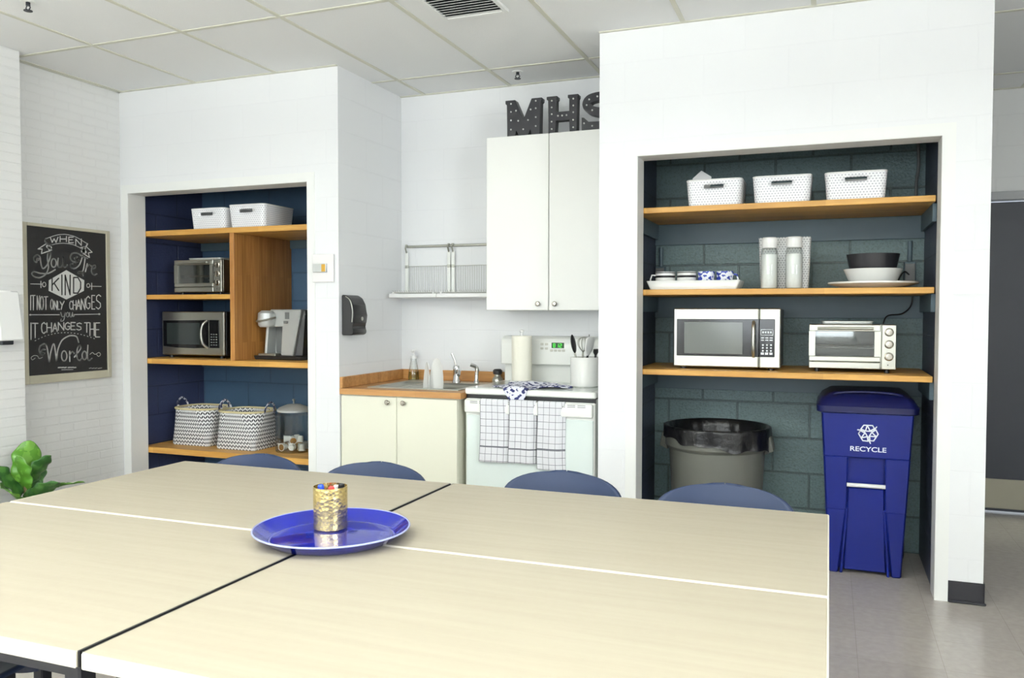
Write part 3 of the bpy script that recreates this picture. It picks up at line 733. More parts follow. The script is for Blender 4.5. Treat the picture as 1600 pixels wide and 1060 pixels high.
# thermostat plate and paper towel dispenser
t = thing('thermostat', 'white wall plate with small brass thermostat between recess and corner', 'thermostat', (-1.727, -.0045, 1.606))
obj('plate', box(nb(), -.078, .072, -.012, .0, -.085, .085, bev=.003), M['plate'], t)
b = nb(); box(b, -.062, .03, -.03, -.012, -.026, .026, bev=.002); obj('dial_cover', b, M['silver'], t)
b = nb(); box(b, .002, .028, -.032, -.03, -.022, .022); obj('dial_scale', b, M['brass'], t, label='brass coloured scale')
t = thing('paper_towel_dispenser', 'black paper towel dispenser on the white side wall above the counter', 'dispenser', (LB1, .165, 1.2))
out = [(0, 0), (.0, .245), (.03, .243), (.06, .225), (.082, .185), (.09, .12), (.088, .075), (.068, .05), (.086, .035), (.086, .01), (.07, 0)]
b = nb(); prism(b, out, (0, .012, 0), (1, 0, 0), (0, 0, 1), .15, bev=.006); obj('housing', b, M['black'], t)
b = nb(); tube(b, smooth_pts([(.03, -.139, .236), (.062, -.139, .21), (.078, -.139, .15), (.074, -.139, .08)], 5), .003, 6); obj('edge_trim', b, M['steel'], t, label='shiny edge strip')
b = nb(); cyl(b, (.088, -.05, .10), (.093, -.05, .10), .012, n=14); obj('lock', b, M['steel'], t)

# ================================================================ shelves
def shelf(label, x0, x1, y0, y1, z, th, group):
    o = obj('shelf_board', box(nb(), x0-(x0+x1)/2, x1-(x0+x1)/2, 0, y1-y0, -th, 0, bev=.0025), M['wood'])
    o.location = ((x0+x1)/2, y0, z); tag(o, label, 'shelf', group); return o
RG = 'butcher block shelves in the right recess'; LG = 'butcher block shelves in the left recess'
SZ1, SZ2, SZ3 = 1.904, 1.4645, 1.034
shelf('top wooden shelf in the right recess holding three white baskets', AR0+.003, 1.6, .158, BACK-.002, SZ1, .030, RG)
shelf('middle wooden shelf in the right recess holding mugs, jars and bowls', AR0+.003, 1.6, .158, BACK-.002, SZ2, .030, RG)
shelf('lowest wooden shelf in the right recess holding microwave and toaster oven', AR0+.003, 1.6, .158, BACK-.002, SZ3, .030, RG)
TZ1, TZ2, TZ3, TZ4 = 1.897, 1.458, 1.018, .402
shelf('top wooden shelf in the left recess holding two white baskets', AL0+.003, AL1-.003, .155, BACK-.002, TZ1, .036, LG)
shelf('short wooden shelf left of the upright under the small toaster oven', AL0+.003, -2.569, .156, BACK-.002, TZ2, .031, LG)
shelf('wooden shelf in the left recess under microwave and coffee maker', AL0+.003, AL1-.003, .155, BACK-.002, TZ3, .036, LG)
shelf('lowest wooden shelf in the left recess under the woven baskets', AL0+.003, AL1-.003, .155, BACK-.002, TZ4, .040, LG)
o = obj('shelf_divider', box(nb(), -2.568, -2.532, .157, BACK-.003, TZ3+.0005, TZ1-.0365, bev=.002), M['wood_v'])
tag(o, 'upright wooden divider panel between the left recess shelves', 'divider')

# ================================================================ white perforated baskets
def basket(label, x, y, z, w, d, h, group, taper=.93, slot=.17, mat_=None):
    t = thing('storage_basket', label, 'basket', (x, y, z), 0, group)
    def lp(k, zz):
        W_, D_, r = w*k, d*k, .03
        s = .36; xs_ = [-1+2*r/W_, -.6, -s, -s*.5, 0, s*.5, s, .6, 1-2*r/W_]
        p = [(a*W_/2, -D_/2) for a in xs_]
        for cx, cy, a0 in ((W_/2-r, -D_/2+r, -PI/2), (W_/2-r, D_/2-r, 0), (-W_/2+r, D_/2-r, PI/2), (-W_/2+r, -D_/2+r, PI)):
            for q in range(1 if a0 == -PI/2 else 0, 6 if a0 != PI else 5):
                a = a0+PI/2*q/5; p.append((cx+r*math.cos(a), cy+r*math.sin(a)))
        return [(a, b, zz) for a, b in p]
    zz = [0, .25, .5, .64, .69, .74, .79, .9, 1.0]
    bm = nb(); loft(bm, [lp(taper+(1-taper)*q, q*h) for q in zz], cap0=True, cap1=False, uv=True)
    kill = []
    for f in bm.faces:
        c = f.calc_center_median()
        if c.y < -d*.42 and abs(c.x) < .17*w and h*.645 < c.z < h*.785: kill.append(f)
    bmesh.ops.delete(bm, geom=kill, context='FACES')
    obj('shell', bm, mat_ or M['basket'], t, solid=.003, fixn=False).location.z = .0018
    r = nb(); pts = [(a, b, h) for a, b, _ in lp(1.0, h)]; tube(r, pts, .0035, 6, closed=True); obj('rim', r, M['plasticwhite'], t)
    return t
BW, BD, BH = .285, .27, .134
BG = 'white perforated baskets on the top shelves'
basket('white perforated basket with grey paper sticking out, right recess top shelf', .557, .165+BD/2, SZ1, BW, BD, BH, BG)
basket('middle of the three white perforated baskets on the right recess shelf', .896, .165+BD/2, SZ1, BW, BD, BH, BG)
basket('rightmost white perforated basket on the right recess top shelf', 1.245, .165+BD/2, SZ1, BW, BD, BH, BG)
basket('white perforated basket on the left recess top shelf, nearer the brick wall', -2.757, .162+BD/2, TZ1, BW, BD, BH, BG)
basket('large white perforated basket above the wooden divider, left recess top shelf', -2.437, .162+.33/2, TZ1, .292, .33, BH+.012, BG)
b = nb(); prism(b, [(-.02, -.07), (.05, -.075), (.06, .045), (.005, .085), (-.04, .04)], (0, 0, 0), (1, 0, 0), (0, .3, .95), .004)
o = obj('folded_paper', b, M['paper']); o.location = (.468, .285, SZ1+.125); tag(o, 'grey pointed paper sticking up out of a white basket', 'paper')

# ================================================================ microwaves, toaster ovens
def microwave_right(x, y, z):
    w, h, d = .562, .318, .38
    t = thing('microwave', 'silver and black microwave on the right recess shelf, grey window', 'microwave', (x, y, z))
    k = w/938.; X_ = lambda p: (p-430)*k; Z_ = lambda p: .012+(760-p)*k*.99
    obj('body', box(nb(), .006, w-.006, .02, d, .012, .012+h-.004, bev=.004), M['darkmetal'], t)
    b = nb(); box(b, 0, X_(1183), 0, .022, .012, .012+h, bev=.006)
    dr = obj('door', b, M['steel'], t)
    b = nb(); box(b, X_(462), X_(1183)+.001, -.003, .004, Z_(660), Z_(322), bev=.002); obj('door_window', b, M['blackgloss'], dr)
    b = nb(); box(b, X_(530), X_(1045), -.0042, 0, Z_(638), Z_(350), bev=.001); obj('window_screen', b, M['mwglass'], dr, label='grey meshed window')
    b = nb(); hz0, hz1 = Z_(655), Z_(345); tube(b, smooth_pts([(X_(1140), -.003, hz0), (X_(1140), -.028, hz0+.03), (X_(1140), -.033, (hz0+hz1)/2), (X_(1140), -.028, hz1-.03), (X_(1140), -.003, hz1)], 5), .0095, 10); obj('handle', b, M['steel'], dr)
    b = nb(); box(b, X_(1187), w, .0, .022, .012, .012+h, bev=.006); cp = obj('control_panel', b, M['steel'], t)
    b = nb(); box(b, X_(1187), X_(1318), -.003, .004, Z_(660), Z_(322), bev=.002); obj('panel_glass', b, M['blackgloss'], cp)
    b = nb(); ya, yb = -.0042, -.003
    for a in ((1200, 1305, 462, 466), (1200, 1305, 412, 416), (1200, 1204, 412, 466), (1301, 1305, 412, 466)): box(b, X_(a[0]), X_(a[1]), ya, yb, Z_(a[3]), Z_(a[2]))
    for q in range(4): box(b, X_(1212+22*q), X_(1226+22*q), ya, yb, Z_(448), Z_(430))
    for r in (484, 504):
        for q in range(3): box(b, X_(1202+36*q), X_(1228+36*q), ya, yb, Z_(r+9), Z_(r))
    for r in range(3):
        for q in range(3): box(b, X_(1212+34*q), X_(1226+34*q), ya, yb, Z_(558+26*r), Z_(545+26*r))
    for q in range(3): box(b, X_(1202+36*q), X_(1228+36*q), ya, yb, Z_(638), Z_(618))
    obj('buttons', b, M['print'], cp)
    for a, c in ((.05, .04), (w-.05, .04), (.05, d-.04), (w-.05, d-.04)): obj('foot', cyl(nb(), (a, c, 0), (a, c, .013), .017, n=14), M['black'], t)
microwave_right(.333, .275, SZ3)
def microwave_left(x, y, z):
    w, h, d = .545, .305, .36
    t = thing('microwave', 'steel microwave with curved door handle beside the wooden divider', 'microwave', (x, y, z))
    k = w/335.; X_ = lambda p: (p-245)*k; Z_ = lambda p: .02+(290-p)*h/250.
    obj('body', box(nb(), .004, w+.004, .02, d, .02, .02+h, bev=.004), M['black'], t)
    dr = obj('door', box(nb(), 0, w, 0, .022, .02, .02+h, bev=.006), M['steel'], t)
    b = nb(); pr = [(X_(255), Z_(240)), (X_(330), Z_(248)), (X_(420), Z_(250)), (X_(500), Z_(246)), (X_(500), Z_(88)), (X_(255), Z_(92))]
    prism(b, pr, (0, 0, 0), (1, 0, 0), (0, 0, 1), .004); obj('door_window', b, M['blackgloss'], dr)
    b = nb(); box(b, X_(275), X_(455), -.0052, -.003, Z_(228), Z_(105)); obj('window_screen', b, M['ovenglass'], dr)
    b = nb(); box(b, X_(504), X_(556), -.004, .002, Z_(246), Z_(88), bev=.001); cp = obj('control_panel', b, M['blackgloss'], t)
    b = nb()
    for r in range(5):
        for q in range(3): box(b, X_(512+13*q), X_(520+13*q), -.0048, -.004, Z_(172+15*r), Z_(166+15*r))
    obj('buttons', b, M['midgrey'], cp)
    b = nb(); tube(b, smooth_pts([(X_(494), -.003, Z_(92)), (X_(484), -.03, Z_(115)), (X_(479), -.038, Z_(165)), (X_(484), -.03, Z_(220)), (X_(496), -.003, Z_(248))], 5), .009, 10); obj('handle', b, M['steel'], dr)
    for a, c in ((.05, .04), (w-.05, .04), (.05, d-.04), (w-.05, d-.04)): obj('foot', cyl(nb(), (a, c, 0), (a, c, .022), .017, n=14), M['black'], t)
microwave_left(-3.285, .3, TZ3)
def toaster(label, x, y, z, w, h, metal, rz=0.):
    d = .30
    t = thing('toaster_oven', label, 'toaster oven', (x, y, z), rz)
    kx = w/767.; kz = h/394.; X_ = lambda p: (p-248)*kx; Z_ = lambda p: .02+(712-p)*kz
    # open-fronted case
    b = nb()
    box(b, 0, w, .02, d, Z_(318)-.006, Z_(318), bev=.002); box(b, 0, .006, .02, d, .02, Z_(318), bev=.002); box(b, w-.006, w, .02, d, .02, Z_(318), bev=.002)
    box(b, 0, w, .02, d, .02, .03, bev=.002); box(b, 0, w, d-.006, d, .02, Z_(318), bev=.002); box(b, X_(880), X_(890), .02, d, .02, Z_(318))
    obj('case', b, metal, t)
    b = nb()   # door frame round its window
    box(b, 0, X_(880), 0, .02, Z_(378), Z_(318), bev=.003); box(b, 0, X_(305), 0, .02, Z_(602), Z_(378)); box(b, X_(828), X_(880), 0, .02, Z_(602), Z_(378)); box(b, 0, X_(880), 0, .02, Z_(648), Z_(602), bev=.003)
    dr = obj('door', b, metal, t)
    obj('door_glass', box(nb(), X_(300), X_(833), .008, .012, Z_(606), Z_(374)), M['glass'], dr)
    b = nb(); tube(b, [(X_(325), -.022, Z_(352)), (X_(815), -.022, Z_(352))], .0075, 10)
    for q in (340, 800): cyl(b, (X_(q), 0, Z_(352)), (X_(q), -.022, Z_(352)), .006, n=10)
    obj('handle', b, M['steel'], dr)
    obj('lower_panel', box(nb(), 0, X_(880), 0, .02, .02, Z_(653), bev=.003), metal, t)
    b = nb()
    for q in range(9): tube(b, [(X_(300), .04+.026*q, Z_(515)), (X_(836), .04+.026*q, Z_(515))], .0018, 6)
    tube(b, [(X_(302), .035, Z_(530)), (X_(834), .035, Z_(530))], .0022, 6); tube(b, [(X_(302), .035, Z_(512)), (X_(834), .035, Z_(512))], .0022, 6)
    obj('wire_rack', b, M['chrome'], t)
    obj('oven_interior', box(nb(), .008, X_(878), d-.012, d-.008, .032, Z_(318)-.008), M['ovenglass'], t)
    pn = obj('control_panel', box(nb(), X_(888), w, 0, .02, .02, Z_(318), bev=.003), metal, t)
    for p in (383, 490, 598):
        kb = nb(); lathe(kb, [(.0, 0), (.022*kz/.00058, 0), (.022*kz/.00058, .004), (.017*kz/.00058, .006), (.0155*kz/.00058, .018), (0, .019)], 20)
        box(kb, -.002, .002, -.013, .013, .018, .021)
        o = obj('knob', kb, M['knobmetal'], pn); o.location = (X_(952), 0, Z_(p)); o.rotation_euler = (PI/2, 0, 0)
    obj('indicator', cyl(nb(), (X_(945), .001, Z_(672)), (X_(945), -.002, Z_(672)), .003, n=10), M['black'], pn)
    for a, c in ((.04, .04), (w-.04, .04), (.04, d-.04), (w-.04, d-.04)): obj('foot', cyl(nb(), (a, c, 0), (a, c, .021), .012, n=12), M['black'], t)
    # baking tray kept on top
    return t, Z_(318)
TOA, _ = toaster('cream steel toaster oven with three knobs on the right recess shelf', 1.034, .285, SZ3, .413, .226, M['steel'])
bt = nb(); loft(bt, [[(a, b_, 0) for a, b_ in rrect(.235, .19, .02)], [(a, b_, .014) for a, b_ in rrect(.25, .205, .022)]], cap1=False)
o = obj('baking_tray', bt, M['silver'], solid=.003); o.location = (1.218, .44, SZ3+.02+.226+.0025); tag(o, 'small grey baking tray lying on the cream toaster oven', 'baking tray')
toaster('steel toaster oven on the short shelf above the curved handle microwave', -3.155, .285, TZ2, .41, .222, M['steel'])
bt = nb(); loft(bt, [[(a, b_, 0) for a, b_ in rrect(.27, .19, .02)], [(a, b_, .014) for a, b_ in rrect(.285, .205, .022)]], cap1=False)
o = obj('baking_tray', bt, M['silver'], solid=.003); o.location = (-2.94, .44, TZ2+.02+.222+.0025); tag(o, 'small grey baking tray lying on the steel toaster oven, left recess', 'baking tray')
# cord of the right toaster oven
b = nb(); tube(b, [Vector(p)-Vector((1.034, .285, SZ3)) for p in smooth_pts([(1.38, .585, SZ3+.17), (1.40, .60, SZ3+.21), (1.405, .63, 1.285), (1.43, .68, 1.325), (1.50, .72, 1.335), (1.545, .74, 1.375), (1.555, .745, 1.43)], 6)], .004, 8)
obj('power_cord', b, M['black'], TOA)
# ================================================================ middle shelf, right recess
z = SZ2
t = obj('serving_tray', loft(nb(), [[(a, b, 0) for a, b in rrect(.455, .24, .012)], [(a, b, .045) for a, b in rrect(.492, .27, .014)]], cap1=False), M['ceramic'], solid=.004, fixn=False)
t.location = (.446, .318, z+.002); tag(t, 'long white sloped tray holding the mugs on the middle shelf', 'tray')
def mug(x, y, z, r, h, kind, hang, label):
    t = thing('mug', label, 'mug', (x, y, z), 0, 'mugs in the white tray')
    b = nb(); lathe(b, [(0, .004), (0, 0), (r*.9, 0), (r, .008), (r, h), (r-.004, h), (r-.004, .008), (0, .006)], 28); c = obj('cup_body', b, M['bluepattern'] if kind else M['ceramic'], t)
    a = hang; q = nb(); tube(q, [((r-.002+o)*math.cos(a), (r-.002+o)*math.sin(a), zz) for o, zz in ((0, h*.8), (.022, h*.82), (.03, h*.55), (.022, h*.28), (0, h*.22))], .0045, 8)
    obj('handle', q, M['bluepattern'] if kind else M['ceramic'], t)
    if not kind:
        q = nb(); lathe(q, [(r+.0006, h*.66), (r+.0006, h*.78)], 28); lathe(q, [(r+.0006, h*.92), (r+.0006, h*.97)], 28); obj('band', q, M['black'], t, label='dark painted bands', solid=.0006)
mug(.288, .27, z+.0045, .054, .093, 0, PI*1.12, 'white mug with dark bands, at the left end of the tray')
mug(.404, .27, z+.0045, .052, .093, 0, PI*.5, 'white mug with dark bands beside the blue patterned mugs')
mug(.509, .27, z+.0045, .044, .092, 1, PI*.5, 'blue and white patterned mug next to a banded mug')
mug(.606, .27, z+.0045, .044, .092, 1, -PI*.06, 'blue and white patterned mug at the right end of the tray')
# tall perforated holder with two glass jars
bm = nb(); zz = [0, .3, .6, .9, 1]; loft(bm, [[(a, b, q*.272) for a, b in rrect(.238+.022*q, .13+.01*q, .018)] for q in zz], cap1=False, uv=True)
t = obj('tall_holder', bm, M['tallbasket'], solid=.003, fixn=False); t.location = (.905, .395, z+.002)
tag(t, 'tall white perforated holder standing behind two glass jars', 'holder')
def sugar_jar(x, label):
    t = thing('glass_jar', label, 'jar', (x, .255, z), 0, 'glass jars of white powder')
    r = .043
    obj('glass_body', lathe(nb(), [(0, 0), (r*.9, 0), (r, .01), (r, .195), (r*.8, .215), (r*.8, .222)], 28), M['glass'], t)
    obj('contents', lathe(nb(), [(0, .004), (r*.86, .004), (r*.93, .012), (r*.93, .18), (0, .185)], 24), M['powder'], t, label='white powder')
    obj('lid', lathe(nb(), [(r*.84, .212), (r*.9, .214), (r*.9, .262), (r*.8, .268), (0, .268)], 28), M['plasticwhite'], t)
sugar_jar(.834, 'glass jar of white powder on the side near the mugs')
sugar_jar(.957, 'glass jar of white powder on the side near the bowls')
t = obj('platter', lathe(nb(), [(0, 0), (.13, 0), (.15, .008), (.214, .024), (.218, .026), (.218, .034), (.214, .035), (.15, .014), (0, .008)], 48), M['ceramic'])
t.location = (1.338, .40, z); tag(t, 'wide white platter under the stacked bowls', 'platter')
t = obj('bowl', lathe(nb(), [(0, 0), (.085, 0), (.118, .03), (.142, .086), (.139, .088), (.112, .032), (.08, .006), (0, .006)], 40), M['ceramic'])
t.location = (1.338, .40, z+.0145); tag(t, 'white bowl on the platter with a dark bowl inside', 'bowl')
t = obj('bowl', lathe(nb(), [(0, 0), (.098, 0), (.112, .006), (.128, .082), (.125, .082), (.108, .008), (0, .006)], 40), M['darkbowl'])
t.location = (1.338, .40, z+.0145+.045+.0365); tag(t, 'dark grey bowl on top of the white bowl', 'bowl')
def outlet(x, y, z0, label, top, sgn):
    t = thing('power_outlet', label, 'outlet', (x, y, z0))
    obj('outlet_box', box(nb(), -.03, .03, -.045, 0, 0, .12, bev=.004), M['navy'], t)
    obj('socket_plate', box(nb(), -.025, .025, -.049, -.045, .01, .11, bev=.002), M['midgrey'], t)
    c = nb(); cyl(c, (0, -.014, .12), (0, -.014, top), .012, n=12); obj('conduit', c, M['navy'], t)
    if sgn:
        c = nb(); tube(c, smooth_pts([(-.005, -.049, .05), (-.03, -.075, .065), (-.055, -.075, .03), (-.055, -.06, -.01), (-.02, -.05, -.035)], 5), .004, 8); obj('plug_cord', c, M['black'], t)
outlet(1.54, BACK, 1.50, 'surface outlet box with conduit near the stacked bowls', .235, 1)
outlet(.168, BACK, 1.50, 'surface outlet box with conduit behind the mugs', .235, 0)
b = nb(); tube(b, smooth_pts([(1.565, .745, SZ1+.001+.01), (1.565, .75, 2.05), (1.575, .755, 2.15), (1.57, .76, 2.3)], 5), .008, 8)
o = obj('conduit_pipe', b, M['midgrey']); tag(o, 'thin grey conduit rising behind the top right basket', 'pipe')

# ================================================================ grey trash can
t = thing('trash_can', 'round grey trash can with black liner on the floor of right recess', 'trash can', (.548, .462, 0))
obj('can_body', lathe(nb(), [(0, .01), (.215, .01), (.222, 0), (.232, .012), (.262, .58), (.268, .582), (.284, .60), (.286, .69), (.292, .695), (.292, .705), (.278, .705), (.276, .69), (.255, .58), (.225, .03), (0, .03)], 56), M['grey'], t)
for s in (-1, 1):
    b = nb(); hexa(b, [(s*.262, -.07, .565), (s*.312, -.055, .585), (s*.312, .055, .585), (s*.262, .07, .565), (s*.28, -.075, .66), (s*.295, -.06, .665), (s*.295, .06, .665), (s*.28, .075, .66)], .004)
    obj('handle', b, M['grey'], t)
def lin_fn(u, v):
    a = 2*PI*u
    low = .625 + .03*math.cos(a-2.9) + .008*math.sin(7*a) + .005*math.sin(13*a+1)
    if v < .45:
        q = v/.45; zz = low+(.708-low)*q; r = .291+.006*(1-q)*math.sin(9*a)+.0045*math.sin(17*a)*(1-q)+.004
        if q == 0: r += .003
    elif v < .6: q = (v-.45)/.15; zz = .708+.004*math.sin(PI*q); r = .294-.022*q
    else: q = (v-.6)/.4; zz = .708-.35*q; r = .272-.045*q+.004*math.sin(23*a)*min(1, q*4)
    return (r*math.cos(a), r*math.sin(a), zz)
b = nb(); grid(b, lin_fn, 120, 20); bmesh.ops.remove_doubles(b, verts=b.verts[:], dist=.0005)
obj('liner', b, M['liner'], t, ang=60, label='black plastic liner folded over the rim')

# ================================================================ blue recycling cart
t = thing('recycling_bin', 'tall blue recycling cart with white recycling symbol', 'recycling bin', (1.315, .22, 0))
HB = .84
def hw(zz): return .174+.043*zz/HB      # half width at height
def fy(zz): return .052*(1-zz/HB)       # how far the front leans back
b = nb()
loft(b, [[(p[0], fy(q)+.03+(p[1]+.5)*(.43+.05*q/HB), q) for p in [(a/(2*hw(q))*2*hw(q), c/.44) for a, c in rrect(2*hw(q), .44, .04)]] for q in (.02, .3, .6, HB)])
def slab(x0a, x1a, x0b, x1b, z0, z1, th=.03, bev=.007):
    hexa(b, [(x0a, fy(z0), z0), (x1a, fy(z0), z0), (x1a, fy(z0)+th+.02, z0), (x0a, fy(z0)+th+.02, z0), (x0b, fy(z1), z1), (x1b, fy(z1), z1), (x1b, fy(z1)+th+.02, z1), (x0b, fy(z1)+th+.02, z1)], bev)
slab(-hw(.60)+.004, hw(.60)-.004, -hw(HB)+.004, hw(HB)-.004, .605, HB)
slab(-hw(.34)+.004, -.088, -hw(.61)+.004, -.085, .33, .612); slab(.088, hw(.34)-.004, .085, hw(.61)-.004, .33, .612)
slab(-hw(0)+.004, -.125, -hw(.34)+.004, -.09, 0, .34); slab(.125, hw(0)-.004, .09, hw(.34)-.004, 0, .34)
slab(-.118, -.104, -.094, -.08, .0, .345, .02, .004); slab(.104, .118, .08, .094, .0, .345, .02, .004)
hexa(b, [(-.1, .055, .02), (.1, .055, .02), (.1, .09, .02), (-.1, .09, .02), (-.084, fy(.45)+.006, .45), (.084, fy(.45)+.006, .45), (.084, .07, .45), (-.084, .07, .45)], .006)
bd = obj('cart_body', b, M['binblue'], t)
b = nb(); cyl(b, (-.09, fy(.46)+.003, .465), (.09, fy(.46)+.003, .465), .0105, n=12); obj('catch_bar', b, M['plasticwhite'], t, label='white catch bar')
b = nb(); loft(b, [[(a*w_, .255+c*d_, q) for a, c in rrect(1, 1, .09)] for w_, d_, q in ((.455, .52, .832), (.476, .545, .838), (.48, .55, .868), (.465, .535, .876), (.43, .50, .905), (.35, .40, .932), (.30, .34, .936))])
lid = obj('lid', b, M['lidblue'], t)
b = nb(); tube(b, smooth_pts([(-.17, .05, .90), (-.14, .04, .93), (0, .035, .941), (.14, .04, .93), (.17, .05, .90)], 5), .006, 8); obj('lid_ridge', b, M['lidblue'], lid)
for s in (-1, 1):
    b = nb(); cyl(b, (s*.16, .44, .1), (s*.205, .44, .1), .1, n=28); obj('wheel', b, M['black'], t)
b = nb(); cyl(b, (-.2, .525, .80), (.2, .525, .80), .012, n=12); obj('push_bar', b, M['lidblue'], t)
# printed symbol
b = nb(); ax = Vector((0, -fy(0)/HB, 1)); sc = .105/590
SYM = [[(497, 345), (572, 232), (660, 232), (618, 395), (497, 345)], [(660, 232), (800, 232), (848, 318), (738, 388), (660, 232)], [(905, 265), (815, 395), (628, 398)], [(805, 240), (850, 322)]]
for k in range(3):
    c_, s_ = math.cos(k*2*PI/3), math.sin(k*2*PI/3)
    for pl in SYM:
        pts = [((p[0]-690)*sc, -(p[1]-460)*sc) for p in pl]
        stroke(b, [(c_*p[0]-s_*p[1], s_*p[0]+c_*p[1]) for p in pts], .0058, (0.006, fy(.735)-.0006, .735), (1, 0, 0), ax, .0012)
obj('recycling_symbol', b, M['print'], bd)
def text_mesh(txt, size, bold=0., sx=1.):
    c = bpy.data.curves.new('t', 'FONT'); c.body = txt; c.size = size; c.align_x = 'CENTER'; c.offset = bold; c.extrude = .0006
    o = bpy.data.objects.new('t', c); COL.objects.link(o)
    dg = bpy.context.evaluated_depsgraph_get(); me = bpy.data.meshes.new_from_object(o.evaluated_get(dg))
    bm = nb(); bm.from_mesh(me); bpy.data.objects.remove(o); bpy.data.curves.remove(c); bpy.data.meshes.remove(me)
    for v in bm.verts: v.co.x *= sx
    return bm
b = text_mesh('RECYCLE', .034, .0005, 1.22)
o = obj('lettering', b, M['print'], bd, fixn=False); o.location = (.006, fy(.65)-.0004, .642); o.rotation_euler = (PI/2+.06, 0, 0)

# ================================================================ lower left: woven baskets, jars
def woven(x, y, z, label, rz=0.):
    t = thing('woven_basket', label, 'basket', (x, y, z), rz, 'black and white woven baskets')
    w, d, h = .325, .275, .258
    bm = nb(); zz = [0, .06, .15, .3, .5, .7, .85, 1]
    kx = [.97, 1.0, 1.005, 1.01, 1.02, 1.04, 1.06, 1.08]
    loft(bm, [[(a*k, c*k, q*h) for a, c in rrect(w, d, .02+.09*q)] for q, k in zip(zz, kx)], cap1=False, uv=True)
    obj('weave', bm, M['chevron'], t, solid=.004, fixn=False).location.z = .0024
    r = nb(); tube(r, [(a, c, h) for a, c in rrect(w*1.085, d*1.085, .11)], .0075, 8, closed=True); obj('rim', r, M['straw'], t, label='pale straw rim')
    for s in (-1, 1):
        q = nb(); X_ = s*w*.545; tube(q, smooth_pts([(X_, -.045, h-.01), (X_+s*.012, -.045, h+.03), (X_+s*.016, 0, h+.062), (X_+s*.012, .045, h+.03), (X_, .045, h-.01)], 6), .0065, 8)
        obj('handle', q, M['rope'], t)
woven(-3.045, .435, TZ4, 'black and white woven basket nearer the brick wall, lowest shelf')
woven(-2.628, .40, TZ4, 'black and white woven basket beside the glass jars')
def jar(x, y, r, label):
    t = thing('glass_canister', label, 'jar', (x, y, TZ4), 0, 'large glass canisters')
    obj('glass_body', lathe(nb(), [(0, 0), (r-.006, 0), (r, .008), (r, .25), (r*.84, .268), (r*.84, .275)], 40), M['glass'], t)
    l = obj('lid', lathe(nb(), [(r*.85, .268), (r*.9, .27), (r*.9, .283), (r*.8, .295), (r*.4, .315), (0, .32)], 40), M['silver'], t)
    obj('knob', lathe(nb(), [(0, .32), (.006, .322), (.005, .335), (.011, .345), (.011, .35), (0, .354)], 20), M['steel'], l)
jar(-2.235, .385, .122, 'glass canister with steel lid holding white coffee pods')
jar(-1.965, .40, .112, 'empty glass canister half hidden behind the white opening edge')
pods = []
def pod(x, y, z0, rx, rz, i, label):
    global POD
    if i == 0:
        t = thing('coffee_pod', label, 'coffee pod', (0, 0, 0), 0, 'coffee pods in the canister')
        obj('cup', lathe(nb(), [(0, -.022), (.0175, -.022), (.0185, -.019), (.0225, .019), (.0255, .02), (.0255, .0225), (.02, .0225)], 20), M['foam'], t)
        obj('foil_lid', lathe(nb(), [(0, .0228), (.021, .0228), (.0225, .0215)], 20), M['foil'], t, label='gold foil lid')
        POD = t
    else: t = dup(POD, (0, 0, 0), 0, label)
    t.location = (x, y, z0); t.rotation_euler = (rx, 0, rz)
PODS = [(-.078, -.035, .0235, 0, 0, 'white coffee pod standing at the canister wall next to the woven basket'),
        (-.03, -.072, .0262, PI/2, -.15, 'white coffee pod on its side with gold foil ring facing out'),
        (.03, -.068, .0262, -PI/2, .5, 'white coffee pod lying bottom outward at the front of the canister'),
        (.078, -.02, .0235, PI, 0, 'white coffee pod upside down in the canister, far from the woven basket'),
        (-.02, .0, .0235, 0, 0, 'white coffee pod standing at the middle of the canister'),
        (.04, .02, .0235, PI, 0, 'white coffee pod upside down behind the front ones'),
        (-.06, .055, .0235, PI, 0, 'white coffee pod at the back of the canister toward the woven basket'),
        (.01, .075, .0235, 0, 0, 'white coffee pod standing at the back of the canister'),
        (.012, -.028, .073, PI/2+.3, .7, 'white coffee pod tilted on top of the heap, gold lid turned away'),
        (-.05, -.01, .072, PI/2, -.9, 'white coffee pod lying on the heap toward the woven basket, foil facing aside'),
        (-.01, .045, .072, PI, 0, 'white coffee pod upside down on the heap at the back'),
        (.045, .06, .0235, PI, 0, 'white coffee pod upside down at the far back of the canister'),
        (.055, -.005, .073, PI-.35, .3, 'white coffee pod on top of the heap, highest toward the far side')]
for i, p in enumerate(PODS): pod(-2.235+p[0], .385+p[1], TZ4+.009+p[2], p[3], p[4], i, p[5])

# ================================================================ coffee maker and box
t = thing('coffee_maker', 'silver pod coffee maker right of the wooden divider', 'coffee maker', (-2.325, .33, TZ3))
obj('base', hexa(nb(), [(-.175, -.01, 0), (.19, .0, 0), (.19, .33, 0), (-.14, .33, 0), (-.185, -.015, .028), (.19, -.0, .028), (.19, .33, .028), (-.14, .33, .028)], .004), M['black'], t)
b = nb()
hexa(b, [(.012, .02, .028), (.122, .0, .028), (.122, .26, .028), (.012, .26, .028), (.018, .04, .34), (.17, .03, .34), (.15, .26, .34), (.018, .26, .34)], .006)   # right pillar
hexa(b, [(-.125, .13, .028), (.02, .13, .028), (.02, .26, .028), (-.125, .26, .028), (-.115, .13, .23), (.02, .13, .23), (.02, .26, .23), (-.115, .26, .23)], .004)  # back of the cup bay
hexa(b, [(-.13, .03, .03), (-.112, .03, .03), (-.112, .26, .03), (-.13, .26, .03), (-.12, .04, .225), (-.10, .04, .225), (-.10, .26, .225), (-.12, .26, .225)], .004)
hexa(b, [(-.11, .035, .222), (.03, .03, .222), (.03, .26, .222), (-.11, .26, .222), (-.09, .045, .34), (.03, .04, .34), (.03, .26, .34), (-.09, .26, .34)], .006)
obj('housing', b, M['silver'], t)
